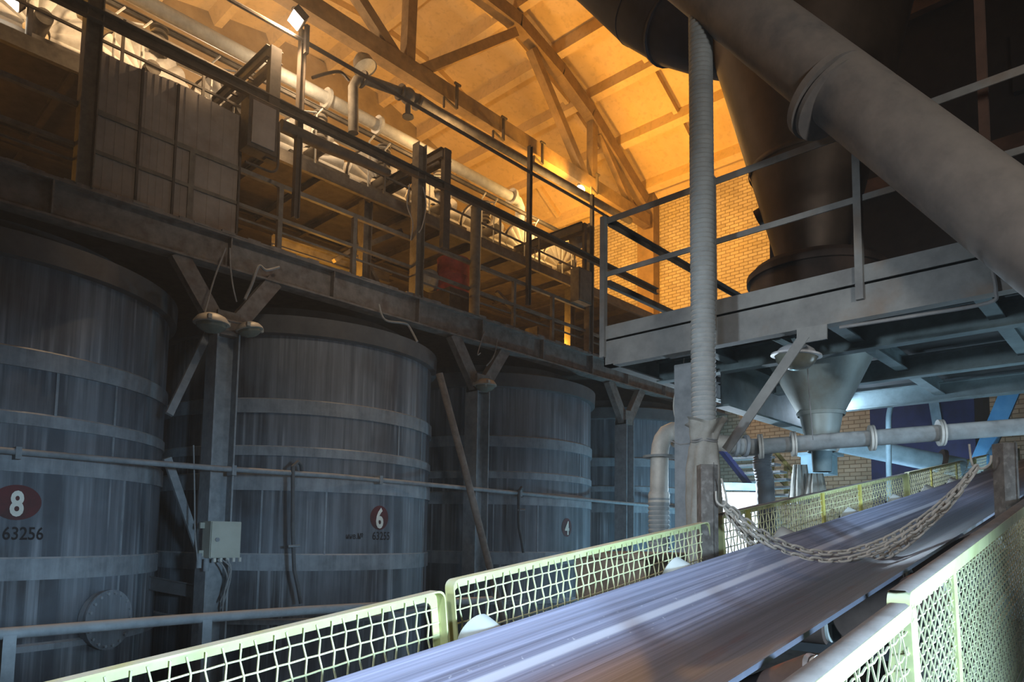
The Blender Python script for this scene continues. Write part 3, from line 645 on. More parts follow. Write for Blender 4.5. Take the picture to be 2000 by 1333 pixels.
# ================================================================== under the upper deck: machinery, drum, beams
single('brace_beam', MB().bar(E(700,486,Y=11.6), E(782,452,Y=11.6), .14, .1), GALM, 'diagonal brace reaching up to the deck column under the upper deck', 'brace')
single('orange_beam', MB().ibeam(E(530,470,Y=11.9), E(760,545,Y=11.9), .22, .12), GALM, 'lit horizontal beam low behind the walkway railing', 'beam')
single('orange_beam', MB().bar(E(505,440,Y=12.6), E(765,535,Y=12.6), .06, .05), GALM, 'thin lit pipe above the beam behind the walkway railing', 'pipe')
for k, (a, b) in enumerate((((695,500),(728,556)), ((713,505),(740,560)), ((652,510),(700,480)), ((1000,602),(970,570)))):
    single('strut', MB().bar(E(*a,Y=11.3), E(*b,Y=11.3), .1, .07), GALM, ['first slanted strut', 'second slanted strut', 'short crosswise strut', 'far slanted strut'][k] + ' behind the walkway railing', 'strut')
d0 = E(885, 548, Y=11.3)
thing('red_drum', 'dusty red drum standing on the walkway behind the railing', 'drum', [('body', MB().lathe([(0,0),(.36,0),(.37,.02),(.36,.04),(.36,.35),(.37,.37),(.36,.39),(.36,.75),(.37,.77),(.34,.78),(.0,.76)], (d0.x,11.3,d0.z-.33), n=28), RED), ('pedestal', MB().box((d0.x-.4,10.95,gz1), (d0.x+.4,11.65,d0.z-.33)), GALD)])
s0 = E(840, 540, Y=11.6); single('sack', MB().sphere(s0-V((0,0,.1)), .28, 14, 10, (1,.8,.9)), CLOTH, 'greyish lumpy sack beside the red drum', 'sack')
c0 = E(1060, 660, Y=10.9); thing('orange_cabinet', 'small lit cabinet behind the far railing posts', 'cabinet', [('body', MB().box((c0.x-.2,10.9,gz1), (c0.x+.3,11.3,c0.z+.25)), GALM), ('door', MB().box((c0.x-.18,10.88,gz1+.05), (c0.x+.28,10.9,c0.z+.22)), GALM)])
for k, (u, v) in enumerate(((925,612),(985,640),(1105,690))):
    p = E(u, v, Y=11.6); mm = MB().cyl((p.x-.35,11.6,gz1+.35), (p.x+.35,11.6,gz1+.35), .22, 18); ft = MB().box((p.x-.3,11.4,gz1), (p.x+.3,11.8,gz1+.16))
    thing('pump_motor', ['left', 'middle', 'right'][k] + ' squat pump motor on the walkway floor', 'motor', [('body', mm, GALM), ('foot', ft, GALD), ('shaft_guard', MB().disc((p.x-.42,11.6,gz1+.35), (1,0,0), .26, .06, 18), GALD)], 'pump motors on the walkway')
wire('cable', [E(800,360,Y=9.8), E(795,400,Y=9.8), E(806,435,Y=9.8), E(802,470,Y=9.8)], .012, CABLE, 'loose cable hanging left of the middle gallery post')
wire('cable', [E(826,365,Y=9.8), E(832,400,Y=9.8), E(825,440,Y=9.8), E(818,455,Y=9.8)], .012, CABLE, 'loose cable hanging right of the middle gallery post')
# ================================================================== PLATFORM
XP = 5.0; YC = 3.62; YE = -4.0; zb, zt, zk = 1.52, 1.76, 1.88
pp = []
pp.append(('front_beam', MB().chan((XP,YC,(zb+zt)/2), (XP,YE,(zb+zt)/2), zt-zb, .1, .012, flip=-1), PLAT))
pp.append(('toe_plate', MB().box((XP-.012,YE,zt-.0), (XP,YC,zk)), PLAT))
pp.append(('side_beam', MB().chan((XP,YC,(zb+zt)/2), (8.6,YC,(zb+zt)/2), zt-zb, .1, .012), PLAT))
pp.append(('side_toe_plate', MB().box((XP,YC,zt-.0), (8.6,YC+.012,zk)), PLAT))
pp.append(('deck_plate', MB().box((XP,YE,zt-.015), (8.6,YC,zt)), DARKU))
for x in (5.85, 7.12, 8.52): pp.append(('joist', MB().ibeam((x,YC-.05,1.61), (x,YE,1.61), .2, .11, .01, .014), UNDER))
for u, v in ((1690,668),(1950,615),(1415,695)):
    y = E(u, v, Z=1.62).y; pp.append(('cross_member', MB().ibeam((5.05,y,1.65), (8.52,y,1.65), .14, .1, .01, .012), UNDER))
pp.append(('deep_beam', MB().ibeam((5.9,2.95,1.42), (8.6,2.95,1.42), .42, .14, .012, .02), UNDER))
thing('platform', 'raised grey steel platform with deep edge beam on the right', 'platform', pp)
pr = []
pr.append(('handrail', MB().angle((XP,YC+.02,2.89), (XP,YE,2.89), .055, .008, fy=-1, fx=-1), PLAT))
pr.append(('midrail', MB().bar((XP,YC,2.36), (XP,YE,2.36), .012, .045), PLAT))
for u in (1174, 1392, 1677):
    y = YC if u == 1174 else E(u, 420, X=XP).y
    pr.append(('post', MB().bar((XP-.012,y,zt-.12 if u != 1174 else 1.6), (XP-.012,y,2.9), .05, .05, upv=(1,0,0)), PLAT))
thing('platform_railing', 'grey steel railing along the front of the raised platform', 'railing', pr)
sr = [('handrail', MB().angle((XP+.05,YC,2.89), (8.6,YC,2.89), .055, .008, fy=-1), GALM), ('midrail', MB().bar((XP+.05,YC,2.3), (8.6,YC,2.3), .05, .05), GALM)]
for x in (7.0, 8.5): sr.append(('post', MB().bar((x,YC,zt), (x,YC,2.9), .05), GALM))
thing('platform_railing', 'darker side railing running back from the platform corner', 'railing', sr)
single('rusty_post', MB().ibeam(V((5.3, E(1926,345,X=5.3).y, zt)), E(1910,-60,X=5.3), .05, .055, .008, .01, upv=(1,0,0)), RUSTW, 'brown rusty post at the upper right behind the thick duct', 'post')
single('platform_column', MB().ibeam((5.45,3.02,-EYE), (5.45,3.02,1.52), .19, .2, .012, .016), STEEL, 'steel column under the platform behind the corrugated hose', 'column')
# gusset + flat brace
g0 = [E(u, v, X=XP-.02) for u, v in ((1556,642),(1615,633),(1615,662),(1582,668),(1556,672))]
thing('flat_brace', 'flat steel brace with gusset plate below the platform front beam', 'brace', [('gusset_plate', MB().plate(g0, (.015,0,0)), PLAT), ('brace_bar', MB().bar(E(1572,655,X=XP-.02), E(1418,880,X=XP-.02), .075, .012, upv=(1,0,0)), PLAT)])
wire('conduit', [E(1640,640,X=4.97), E(1800,615,X=4.97), E(1930,592,X=4.97), E(1945,570,X=4.95), E(1938,530,X=4.95)], .012, CABLE, 'thin conduit bending up the platform front beam at the right')
# white dome lamp under the platform
pl_ = E(1555, 695, X=5.25)
r = .165
hs = MB().lathe([(0,-.5*r),(.45*r,-.48*r),(.75*r,-.3*r),(.9*r,-.1*r),(1.1*r,-.05*r),(1.12*r,.04*r),(.95*r,.06*r)], pl_, (0,.1,-1), 36)
gl = MB().lathe([(.93*r,.05*r),(.85*r,.3*r),(.6*r,.55*r),(.25*r,.66*r),(0,.68*r)], pl_, (0,.1,-1), 36)
thing('platform_lamp', 'glossy white dome lamp hanging under the platform by the pale cone', 'lamp', [('housing', hs, WHT), ('lens', gl, LAMPG), ('hanger', MB().bar(pl_+V((0,0,.1)), pl_+V((0,.12,.36)), .03, .03), UNDER)])
single('lamp_bracket', MB().chan(E(1510,660,X=5.2), E(1552,680,X=5.2), .04, .03, .006), UNDER, 'short channel bracket left of the white dome lamp', 'bracket')
# cyclone, drum and cone
CX, CYY = 6.75, 2.42
thing('cyclone', 'tall dark steel cyclone cone standing on the platform behind the railing', 'cyclone', [
    ('cone', MB().lathe([(.3,2.5),(.34,2.8),(.92,5.05),(1.3,6.6)], (CX,CYY,0), n=64), CYC), ('barrel', MB().lathe([(1.3,6.6),(1.32,6.62),(1.32,9.5),(0,9.6)], (CX,CYY,0), n=64), CYC), ('seam', MB().lathe([(.565,3.62),(.575,3.64),(.57,3.67)], (CX,CYY,0), n=64), CYC),
    ('inspection_port', MB().disc(V((CX-.02,CYY+.49,3.3)), (-.1,.95,-.35), .09, .08, 20), CYC)])
thing('hopper_drum', 'dark round drum below the cyclone on the platform', 'drum', [('body', MB().lathe([(.6,1.76),(.6,2.55),(.57,2.62),(.3,2.68)], (CX,CYY-.03,0), n=56), DRUMM), ('rim', MB().lathe([(.6,2.5),(.63,2.5),(.63,2.56),(.6,2.56)], (CX,CYY-.03,0), n=56), DRUMM)])
thing('discharge_cone', 'pale inverted cone hopper hanging below the platform', 'hopper', [('cone', MB().lathe([(.5,1.72),(.47,1.7),(.2,1.16),(.185,1.15),(.125,.84),(.12,.8)], (6.5,2.28,0), n=56), CONE), ('seam_band', MB().lathe([(.2,1.17),(.212,1.16),(.2,1.13)], (6.5,2.28,0), n=56), CONE), ('neck', MB().lathe([(.09,.82),(.08,.62)], (6.5,2.28,0), n=24), UNDER)])
wire('string', [E(1577,715,X=5.6), E(1582,790,X=5.6), E(1588,860,X=5.6)], .004, CABLE, 'thin string hanging before the pale cone hopper')
# thick diagonal duct
DX = 4.62
a = E(1150,-207,X=DX); b = E(2200,608,X=DX); j = E(1617,186,X=DX)
dd = (b-a).normalized()
thing('thick_duct', 'thick dusty grey duct slanting across the upper right corner', 'duct', [('pipe', MB().tube([a, a*.6+b*.4, b], .232, 40), DUCT), ('flange', MB().disc(j, dd, .292, .05, 40).disc(j+dd*.06, dd, .275, .03, 40), DUCT)])
# vertical corrugated hose from the duct, tied to a sack
hx, hy0 = DX, E(1371, 400, X=DX).y
pr_ = []; z = .78
while z < 4.0:
    pr_ += [(.082, z), (.09, z+.012), (.09, z+.026)]; z += .036
hose = MB().lathe(pr_, (hx, hy0, 0), n=28)
cs = MB(); n = 40; rows = []
for k, (z, rr, am) in enumerate(((.86,.125,.03),(.84,.105,.02),(.76,.1,.012),(.70,.088,.01),(.66,.098,.012),(.5,.115,.018),(.3,.118,.02),(.1,.12,.018),(-.2,.122,.018),(-.5,.12,.016),(-1.2,.11,.01))):
    rows.append([V((hx+math.cos(2*PI*t/n)*(rr+am*math.sin(5*2*PI*t/n+k*.8)), hy0+math.sin(2*PI*t/n)*(rr+am*math.sin(5*2*PI*t/n+k*.8)) - (.05*max(0,math.cos(2*PI*t/n+2)) if k < 2 else 0), z+(.02*math.sin(3*2*PI*t/n) if k < 2 else 0))) for t in range(n+1)])
cs.grid(rows)
tie = MB()
for zz in (.70, .715): tie.tube([V((hx+math.cos(2*PI*t/24)*.094, hy0+math.sin(2*PI*t/24)*.094, zz+.004*math.sin(t))) for t in range(24)], .006, 6, closed=True)
tie.tube([V((hx-.02,hy0+.09,.7)), V((hx-.06,hy0+.16,.69)), V((hx-.1,hy0+.22,.72))], .005, 6)
thing('vertical_hose', 'tall grey corrugated hose hanging from the thick duct', 'hose', [('hose', hose, HOSE)])
thing('cloth_sleeve', 'grey cloth sleeve tied with string below the corrugated hose', 'cloth', [('sleeve', cs, CLOTH), ('string', tie, CABLE)])
# black flexible duct
bd = [E(u, v, D=d) for u, v, d in ((1120,-110,8.6),(1200,-40,8.2),(1262,18,7.9),(1320,52,7.6),(1400,75,7.4),(1500,90,7.3))]
bm = MB().tube(bd, [.42,.42,.41,.39,.38,.38], 28)
st_ = MB()
for k in (2, 3, 4):
    d = (bd[k]-bd[k-1]).normalized(); st_.disc(bd[k], d, .415, .03, 28)
thing('flexible_duct', 'black flexible duct hanging at the top behind the thick duct', 'duct', [('duct', bm, BLACKH), ('strap', st_, BLACKH)])
# dark bin behind the platform, blue bin, blue strut
wl = E(1503, 470, X=9.6)
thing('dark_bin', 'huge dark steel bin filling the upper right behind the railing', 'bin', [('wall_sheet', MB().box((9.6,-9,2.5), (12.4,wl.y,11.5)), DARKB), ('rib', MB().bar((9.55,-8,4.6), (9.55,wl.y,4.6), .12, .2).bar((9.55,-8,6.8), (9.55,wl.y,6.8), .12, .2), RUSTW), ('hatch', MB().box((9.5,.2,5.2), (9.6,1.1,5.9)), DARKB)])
b0 = E(1690, 900, X=10.2); 
thing('blue_bin', 'deep blue steel bin beneath the far side of the platform', 'bin', [('sheet', MB().box((14.5,2.45,-EYE), (16.0,E(1700,850,X=14.5).y,3.6)), BLUEB), ('seam', MB().bar(E(1822,775,X=14.45), E(1835,850,X=14.45), .16, .04), LBLUE)])
single('blue_strut', MB().bar(E(1980,750,X=13.9), E(1890,960,X=13.9), .27, .1, upv=(1,0,0)), BLUES, 'bright blue slanted strut at the right edge under the platform', 'strut')
wire('bent_pipe', [E(1752,783,X=9.8), E(1742,790,X=9.8), E(1736,815,X=9.8), E(1736,860,X=9.8), E(1737,950,X=9.8), V((9.8, E(1737,950,X=9.8).y, -EYE))], .035, LBLUE, 'thin pale blue bent pipe before the deep blue bin', cat='pipe', n=10)
# flanged pipe run
FP = [(1478,873,5.95),(1545,866,5.88),(1690,852,5.75),(1833,842,5.6),(2060,829,5.35)]
fp = [E(u,v,D=d) for u, v, d in FP]
L0, L1 = fp[0], fp[-1]; ddp = (L1-L0).normalized()
flg = []
for u in (1482, 1548, 1701, 1836):
    k = min(range(200), key=lambda i: abs((lambda q: PX + F*q.dot(rt)/q.dot(fw))(L0.lerp(L1, i/199)) - u)); q = L0.lerp(L1, k/199)
    flg.append(('flange', MB().disc(q, ddp, .106, .02, 28).disc(q+ddp*.022, ddp, .106, .015, 28), WHITEP))
thing('flanged_pipe', 'dusty horizontal flanged pipe running to the right edge below the platform', 'pipe', [('pipe', MB().cyl(L0, L1, .066, 28), PALEP)] + flg)
rp2 = [E(u,v,D=6.0) for u, v in ((1478,874),(1452,873),(1425,870))]
fl2 = MB()
for u in (1436, 1456): fl2.disc(E(u,872,D=6.0), (rp2[0]-rp2[2]).normalized(), .096, .025, 24)
thing('reducer_pipe', 'short pale pipe coupling with dark flanges right of the cloth sleeve', 'pipe', [('pipe', MB().tube(rp2, .073, 20), PALEP), ('flange', fl2, STEEL)])
# elbow pipe
ez = E(1288, 1000, D=6.9); eD = 6.5
ep = [E(1285,1095,D=eD), E(1287,960,D=eD), E(1289,892,D=eD)]
c = E(1323, 888, D=eD)
pth = [ep[0], ep[1], ep[2], E(1290,872,D=eD), E(1294,859,D=eD), E(1302,848,D=eD), E(1313,843,D=eD), E(1325,846,D=eD)]
pipe_e = MB().tube([E(1287,985,D=eD), E(1288,892,D=eD)] + pth[3:], [.085,.082,.082,.083,.085,.088,.092,.095], 24)
pipe_s = MB().tube([E(1325,846,D=eD), E(1345,852,D=eD), E(1375,860,D=eD-.15), E(1432,869,D=eD-.45)], .072, 20)
fe = MB().disc(E(1288,893,D=eD), (0,0,1), .15, .022, 28); dx = (E(1345,852,D=eD+.05)-E(1313,843,D=eD)).normalized(); fe.disc(E(1327,847,D=eD), dx, .14, .03, 28)
prh = []; zz = -EYE; zt_ = E(1287,978,D=eD).z; q = E(1287,1000,D=eD)
while zz < zt_: prh += [(.09, zz), (.1, zz+.014), (.1, zz+.03)]; zz += .042
cr = MB().lathe(prh, (q.x, q.y, 0), n=24)
cf = MB().lathe([(.1,zt_-.02),(.096,zt_+.02),(.1,zt_+.05),(.09,zt_+.08)], (q.x,q.y,0), n=24)
thing('elbow_pipe', 'pale flanged elbow pipe rising out of a corrugated hose left of the cloth sleeve', 'pipe', [('elbow', pipe_e, WHITEP), ('side_pipe', pipe_s, WHITEP), ('flange', fe, PALEP), ('corrugated_hose', cr, HOSE), ('wrap', cf, WHITEP)])
wire('wire', [E(1327,845,D=6.4), E(1316,800,D=6.4), E(1320,765,D=6.4), E(1333,738,D=6.4)], .008, WHITEP, 'white wire looping up from the elbow pipe flange')
wire('wire', [E(1322,855,D=6.4), E(1318,830,D=6.4), E(1328,780,D=6.4), E(1336,700,D=6.4)], .006, WHITEP, 'second thin white wire above the elbow pipe')
# slanted pale pipe
sa, sb = E(1640,866,D=10.4), E(1880,914,D=10.0)
thing('slanted_pipe', 'pale blue-grey pipe slanting down to the right below the flanged pipe', 'pipe', [('pipe', MB().cyl(sa, sb, .14, 24), LBLUE), ('flange', MB().disc(E(1838,905,D=10.06), (sb-sa).normalized(), .2, .05, 24), RUSTW)])
# feed hose, cloths, feeder, stairs, partition, lamp
fh = [E(1495,868,D=7.6), E(1490,885,D=7.6), E(1488,910,D=7.6), E(1494,940,D=7.6), E(1497,1010,D=7.6)]; fh.append(V((fh[-1].x, fh[-1].y, -EYE)))
n = 40; pts = [fh[0].lerp(fh[1], .0)]
Q = []; 
for i in range(len(fh)-1):
    for t in range(10): Q.append(fh[i].lerp(fh[i+1], t/10))
single('feed_hose', MB().tube(Q, [.093 + (.007 if k % 2 else 0) for k in range(len(Q))], 18), HOSED, 'dark corrugated hose dropping from the flanged pipe behind the yellow fence', 'hose')
def drape(cu, cv0, cv1, hw, D, lab):
    rows = []
    for i in range(8):
        v = cv0+(cv1-cv0)*i/7; w = hw*(.55+.45*i/7)
        rows.append([E(cu+w*math.sin(PI*(t/14-.5))*1.0 + 1.5*math.sin(t*1.9+i*.3), v, D=D-.16*math.cos(PI*(t/14-.5))*(w/hw)*hw/26 - .02*math.sin(t*2.3)) for t in range(15)])
    return single('cloth_bag', MB().grid(rows), CLOTH, lab, 'cloth')
drape(1562, 908, 985, 24, 7.8, 'long pale cloth bag hanging beside the feeder box')
drape(1592, 925, 975, 26, 7.7, 'shorter pale cloth skirt below the feeder box')
f0 = E(1600, 905, D=8.0)
thing('feeder_box', 'small galvanised feeder box under the pale cone hopper', 'box', [('body', MB().box(f0+V((-.15,-.15,-.14)), f0+V((.15,.15,.08))), LBLUE), ('lid', MB().box(f0+V((-.22,-.2,.08)), f0+V((.22,.2,.11))), LBLUE)])
sp = []
st0, st1 = E(1410,880,D=10.5), E(1500,995,D=10.5)
sp.append(('stringer', MB().bar(st0, st1, .16, .05, upv=(0,0,1)), BLUEB))
for dv in (-55,):
    sp.append(('handrail', MB().bar(E(1455,865,D=10.8), E(1560,975,D=10.8), .05, .05), YSTAIR)); sp.append(('handrail', MB().bar(E(1510,878,D=10.8), E(1560,935,D=10.8), .05, .05), YSTAIR))
for u, v0, v1 in ((1508,890,955),(1535,905,965)): sp.append(('post', MB().bar(E(u,v0,D=10.8), E(u,v1,D=10.8), .05, .05, upv=(1,0,0)), YSTAIR))
stp = MB()
for k in range(8): q = st0.lerp(st1, (k+.5)/8); stp.box(q+V((-.05,-.6,.02)), q+V((.2,.0,.05)))
sp.append(('tread', stp, STEEL))
thing('metal_stair', 'small metal stair with olive handrails beyond the yellow fence', 'stair', sp)
wp = [E(u,v,D=9.6) for u, v in ((1385,962),(1500,962),(1500,1120),(1385,1120))]
nrm = (wp[1]-wp[0]).cross(wp[2]-wp[0]).normalized()
thing('white_partition', 'white partition lit glaringly behind the left end of the chains', 'partition', [('panel', MB().plate(wp, nrm*.04 if nrm.dot(fw) > 0 else -nrm*.04), WHITEW), ('top_rail', MB().bar(E(1385,950,D=9.5), E(1500,953,D=9.5), .1, .1), LBLUE)])
lp_ = E(1409, 966, D=8.2)
thing('work_lamp', 'small glaring cool-white lamp behind the left chain post', 'lamp', [('bulb', MB().sphere(lp_, .045, 14, 10), GLOWC), ('socket', MB().cyl(lp_+V((0,0,.04)), lp_+V((0,0,.12)), .03, 10), STEEL)])
cb0 = E(1220,1085,D=5.6); thing('wooden_crate', 'weathered wooden crate seen through the fence below the elbow pipe', 'crate', [('side', MB().box(cb0+V((-.25,-.35,-.35)), cb0+V((.6,.3,-.02))), WOOD), ('lid', MB().box(cb0+V((-.3,-.4,-.02)), cb0+V((.65,.35,.02))), WOOD)])
# ================================================================== CONVEYOR
P0 = V((1.66729446, 1.91111025, -.1876123))
cd = V((.99130899, .02402268, .1293422)); cl_ = V((.02422618, -.9997065, 0)); ch = V((-.12930424, -.00313347, .99160002))
def K(s, t, h): return P0 + cd*s + cl_*t + ch*h
S0, S1 = -2.2, 17
# belt
prof = [(.255,-.118),(.35,-.165),(.45,-.212),(.52,-.24),(.6,-.25),(.7,-.252),(.8,-.25),(.88,-.24),(.95,-.212),(1.05,-.165),(1.148,-.118)]
bm = MB(); uvs = []; ns = 60
for side in (0, 1):
    pass
rows = []
for i in range(ns+1):
    s = S0+(S1-S0)*i/ns
    rows.append([K(s,t,h) for t, h in prof]); uvs += [(s, t) for t, h in prof]
bm.grid(rows)
nb = len(bm.v)
for i in range(ns+1):
    s = S0+(S1-S0)*i/ns
    bm.v += [K(s,t,h-.016) for t, h in prof]; uvs += [(s, t) for t, h in prof]
m = len(prof)
for i in range(ns):
    for j in range(m-1):
        a = nb+i*m+j; bm.f.append([a, a+m, a+m+1, a+1])
    for j in (0, m-1):
        a = i*m+j; bm.f.append([a, a+m, nb+a+m, nb+a] if j == 0 else [a, nb+a, nb+a+m, a+m])
bm.uv = uvs
fr = []
for t in (.16, 1.24): fr.append(('stringer', MB().chan(K(S0,t,-.52), K(S1,t,-.52), .16, .07, .01), FRAMEC))
for s in (-1.4, 1.4, 4.2, 7, 9.8, 12.6):
    for t in (.16, 1.24): p = K(s,t,-.6); fr.append(('leg', MB().chan(p, V((p.x,p.y,-EYE)), .12, .06), FRAMEC))
pan = MB().plate([K(S0,.05,-.72), K(S1,.05,-.72), K(S1,1.35,-.72), K(S0,1.35,-.72)], (0,0,-.01))
fr.append(('under_pan', pan, FRAMEC))
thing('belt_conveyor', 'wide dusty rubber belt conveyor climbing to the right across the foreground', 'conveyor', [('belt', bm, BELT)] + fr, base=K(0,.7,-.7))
# idler sets
def idler(s):
    P = []
    for t0, h0, t1, h1 in ((.10,-.175,.50,-.38), (.54,-.39,.86,-.39), (.90,-.38,1.30,-.175)):
        a, b = K(s,t0,h0+.02), K(s,t1,h1+.02); d = (b-a).normalized()
        P.append(('roller', MB().tube([a, a+d*.006, a+d*.012, b-d*.012, b-d*.006, b], [.0,.07,.078,.078,.07,.0], 24), ROLL if t0 == .10 else ROLLB, [('end_cap', MB().disc(b+d*.002, d, .066, .012, 24), ROLL)]))
    bk = MB().bar(K(s,.12,-.46), K(s,1.28,-.46), .06, .05)
    for t, h in ((.09,-.16),(.52,-.36),(.88,-.36),(1.31,-.16)): bk.bar(K(s,t,-.46), K(s,t,h), .04, .012)
    P.append(('bracket', bk, FRAMEC))
    return P
i0 = None
for k in range(-1, 11):
    s = .03+1.4*k
    lab = 'trough idler rollers under the belt, ' + ('just before the left fence joint' if k == -1 else 'at the joint of the two left fence panels' if k == 0 else 'just left of the left chain post' if k == 1 else 'right of the left chain post' if k == 2 else 'beyond the sagging chains' if k == 3 else 'beside the right chain post' if k == 4 else 'far up the belt toward the right edge')
    if i0 is None: i0 = thing('trough_idler', lab, 'roller', idler(.03), 'trough idlers along the conveyor', base=K(.03,.7,-.5)); b_i = .03; 
    o = i0 if k == 0 else dup(i0, cd*(1.4*k), lab)
    if k == 0: i0['label'] = lab
# first call happened at k=-1 with the base set at s=.03: make the spare copy for k=-1 explicit (dup above), relabelled here
# ---- guards
def wire_mesh(sa, sb, t, h0, h1, cell, wr, jit=.004, bow=.004, zz=.05):
    mb = MB(); n = max(2, int((sb-sa)/cell)); k = max(2, int((h1-h0)/cell))
    for i in range(1, n):
        s = sa+(sb-sa)*i/n; dd_ = random.uniform(-1,1)*jit; pts = []
        for j_ in range(k+1):
            h = h0+(h1-h0)*j_/k; zg = (cell*zz if (i+j_) % 2 else -cell*zz)
            pts.append(K(s+dd_+zg, t+.0025*(1 if (i+j_)%2 else -1), h))
        mb.tube(pts, wr, 4, cap=False)
    for j_ in range(1, k):
        h = h0+(h1-h0)*j_/k; pts = []; ph = random.uniform(0,6)
        for i in range(0, n+1):
            s = sa+(sb-sa)*i/n; pts.append(K(s, t-.0025*(1 if (i+j_)%2 else -1), h+bow*math.sin(s*3+ph)))
        mb.tube(pts, wr, 4, cap=False)
    return mb
def guard(sa, sb, t, side, lab, raise_=0, mids=(), H=.46, cell=.047, wr=.0034, w=.045, capm=None, grp=None, ymid=YEL):
    """framed mesh panel; side=+1 when the angle leg points toward the camera (near fence)"""
    h1 = raise_; h0 = h1-H; P = []
    fr_ = MB()
    rr = .03
    # vertical face of the angle frame: a rounded rectangle ring
    def ring(a): 
        L = []
        for cx_, cy_, a0 in ((sb-rr,h1-rr,0),(sa+rr,h1-rr,PI/2),(sa+rr,h0+rr,PI),(sb-rr,h0+rr,3*PI/2)):
            for q in range(5):
                an = a0+q*PI/8; L.append((cx_+math.cos(an)*(rr-a*.0), cy_+math.sin(an)*rr))
        out = []
        cs_, chh = (sa+sb)/2, (h0+h1)/2
        for s_, h_ in L:
            ds = s_-cs_; dh = h_-chh
            out.append((cs_+math.copysign(max(abs(ds)-a,0), ds), chh+math.copysign(max(abs(dh)-a,0), dh)))
        return out
    o_, i_ = ring(0), ring(w*.8); n = len(o_)
    tf, tb = t, t-side*w   # face plane, back of the lip
    vs = [K(s_,tf,h_) for s_, h_ in o_] + [K(s_,tf,h_) for s_, h_ in i_] + [K(s_,tb,h_) for s_, h_ in o_] + [K(s_,tf-side*.005,h_) for s_, h_ in i_] + [K(s_,tb,h_) for s_, h_ in ring(.006)] + [K(s_,tf-side*.005,h_) for s_, h_ in ring(.006)]
    fs = []
    for q in range(n):
        r_ = (q+1) % n
        fs += [(q,r_,n+r_,n+q),(q,2*n+q,2*n+r_,r_),(n+q,n+r_,3*n+r_,3*n+q),(2*n+q,4*n+q,4*n+r_,2*n+r_),(4*n+q,5*n+q,5*n+r_,4*n+r_),(5*n+q,3*n+q,3*n+r_,5*n+r_)]
    fr_.add(vs, fs)
    P.append(('frame', fr_, YEL))
    ms = wire_mesh(sa+.012, sb-.012, tf-side*.01, h0+.012, h1-.02, cell, wr, zz=.06 if side < 0 else .14); 
    P.append(('wire_mesh', ms, MESHM))
    for s_ in mids: P.append(('post', MB().bar(K(s_,tf-side*.012,h0), K(s_,tf-side*.012,h1-.005), .05, .02, upv=tuple(cl_)), ymid))
    if capm:
        cp = MB(); ns_ = max(6, int((sb-sa)/.05)); rows_ = []
        for q in range(ns_+1):
            s_ = sa+.004+(sb-sa-.008)*q/ns_; jz = random.uniform(0,.003)
            rows_.append([K(s_, tf-side*.002, h1+.0005), K(s_, tf-side*.01, h1+.004+jz), K(s_, tb+side*.008, h1+.004+jz), K(s_, tb, h1+.0005)])
        cp.grid(rows_); P.append(('dust_layer', cp, capm))
    return thing('mesh_guard_panel', lab, 'fence', P, grp, base=K((sa+sb)/2, t, h0))
GF = 'mesh guard panels on the far side of the belt'; GN = 'mesh guard panels on the near side of the belt'
guard(-1.55, -.03, 0, -1, 'cream mesh guard panel at the lower left corner, far side of the belt', 0, (), grp=GF)
guard(.01, 2.02, 0, -1, 'cream mesh guard panel between the lower left panel and the left chain post', .025, (), grp=GF)
guard(2.2, 6.7, 0, -1, 'long yellowish mesh guard panel behind the hanging chains', .05, (2.62,4.05,5.05), grp=GF, ymid=YELP, capm=CAP)
guard(6.75, 11, 0, -1, 'mesh guard panel behind the hook of the right chain post', .06, (8.0,9.6), grp=GF, ymid=YELP)
guard(11.05, 16.5, 0, -1, 'greenish mesh guard panel farthest up the belt', .07, (13,), grp=GF)
guard(-1.2, .30, 1.44, 1, 'pale mesh guard panel at the bottom edge, near side of the belt', 0, (), H=.6, cell=.044, wr=.0028, w=.05, capm=CAP, grp=GN)
guard(.235, 3.4, 1.44, 1, 'pale mesh guard panel in the lower right corner, near side of the belt', .03, (.82,), H=.75, cell=.034, wr=.0024, w=.052, capm=CAP, grp=GN)
# ---- chain posts, hooks, chains
def cpost(t, ut, vt, vb, w, lab, dpt):
    a = E(ut, vt, D=dpt); b = E(ut+ (20 if ut < 1500 else 22), vb, D=dpt+.05)
    body = MB().chan(V((a.x,a.y,b.z-.35)), a, w, w*.8, .012, upv=(-.72,.69,0), flip=-1)
    body.box(V((a.x-.01,a.y-.01,b.z-.36)), V((a.x+.01,a.y+.01,b.z-.35)))
    return a
def postbox(c, w, z0, z1, lab):
    f_ = V((fw.x, fw.y, 0)).normalized(); r_ = V((f_.y, -f_.x, 0))
    q = [(-w/2,-w*.45),(w*.18,-w*.45),(w*.5,-w*.2),(w*.5,w*.45),(-w/2,w*.45)]
    vs = [V((c.x,c.y,z0))+r_*a+f_*b for a, b in q]
    mb = MB().plate(vs, (0,0,z1-z0))
    fl = MB(); k0 = V((c.x,c.y,z1)) + r_*(w*.2) - f_*(w*.46)
    fl.plate([V((c.x,c.y,z0))+r_*(w*.17)-f_*(w*.5), V((c.x,c.y,z0))+r_*(w*.23)-f_*(w*.44), V((c.x,c.y,z0))+r_*(w*.2)-f_*(w*.4)], (0,0,z1-z0+.01))
    return thing('chain_post', lab, 'post', [('post_body', mb, POSTM), ('weld_edge', fl, POSTM)], 'posts holding the hanging chains')
pl1 = E(1383, 1000, D=4.03); z1 = E(1380, 908, D=4.03).z
postbox(pl1, .105, K(2.05,.03,-.5).z, z1, 'squat dusty steel post at the left end of the hanging chains')
pr1 = E(1968, 940, D=3.95); z2 = E(1960, 866, D=3.95).z
postbox(pr1, .1, K(3.3,1.3,-.5).z, z2, 'brown dusty steel post at the right end of the hanging chains')
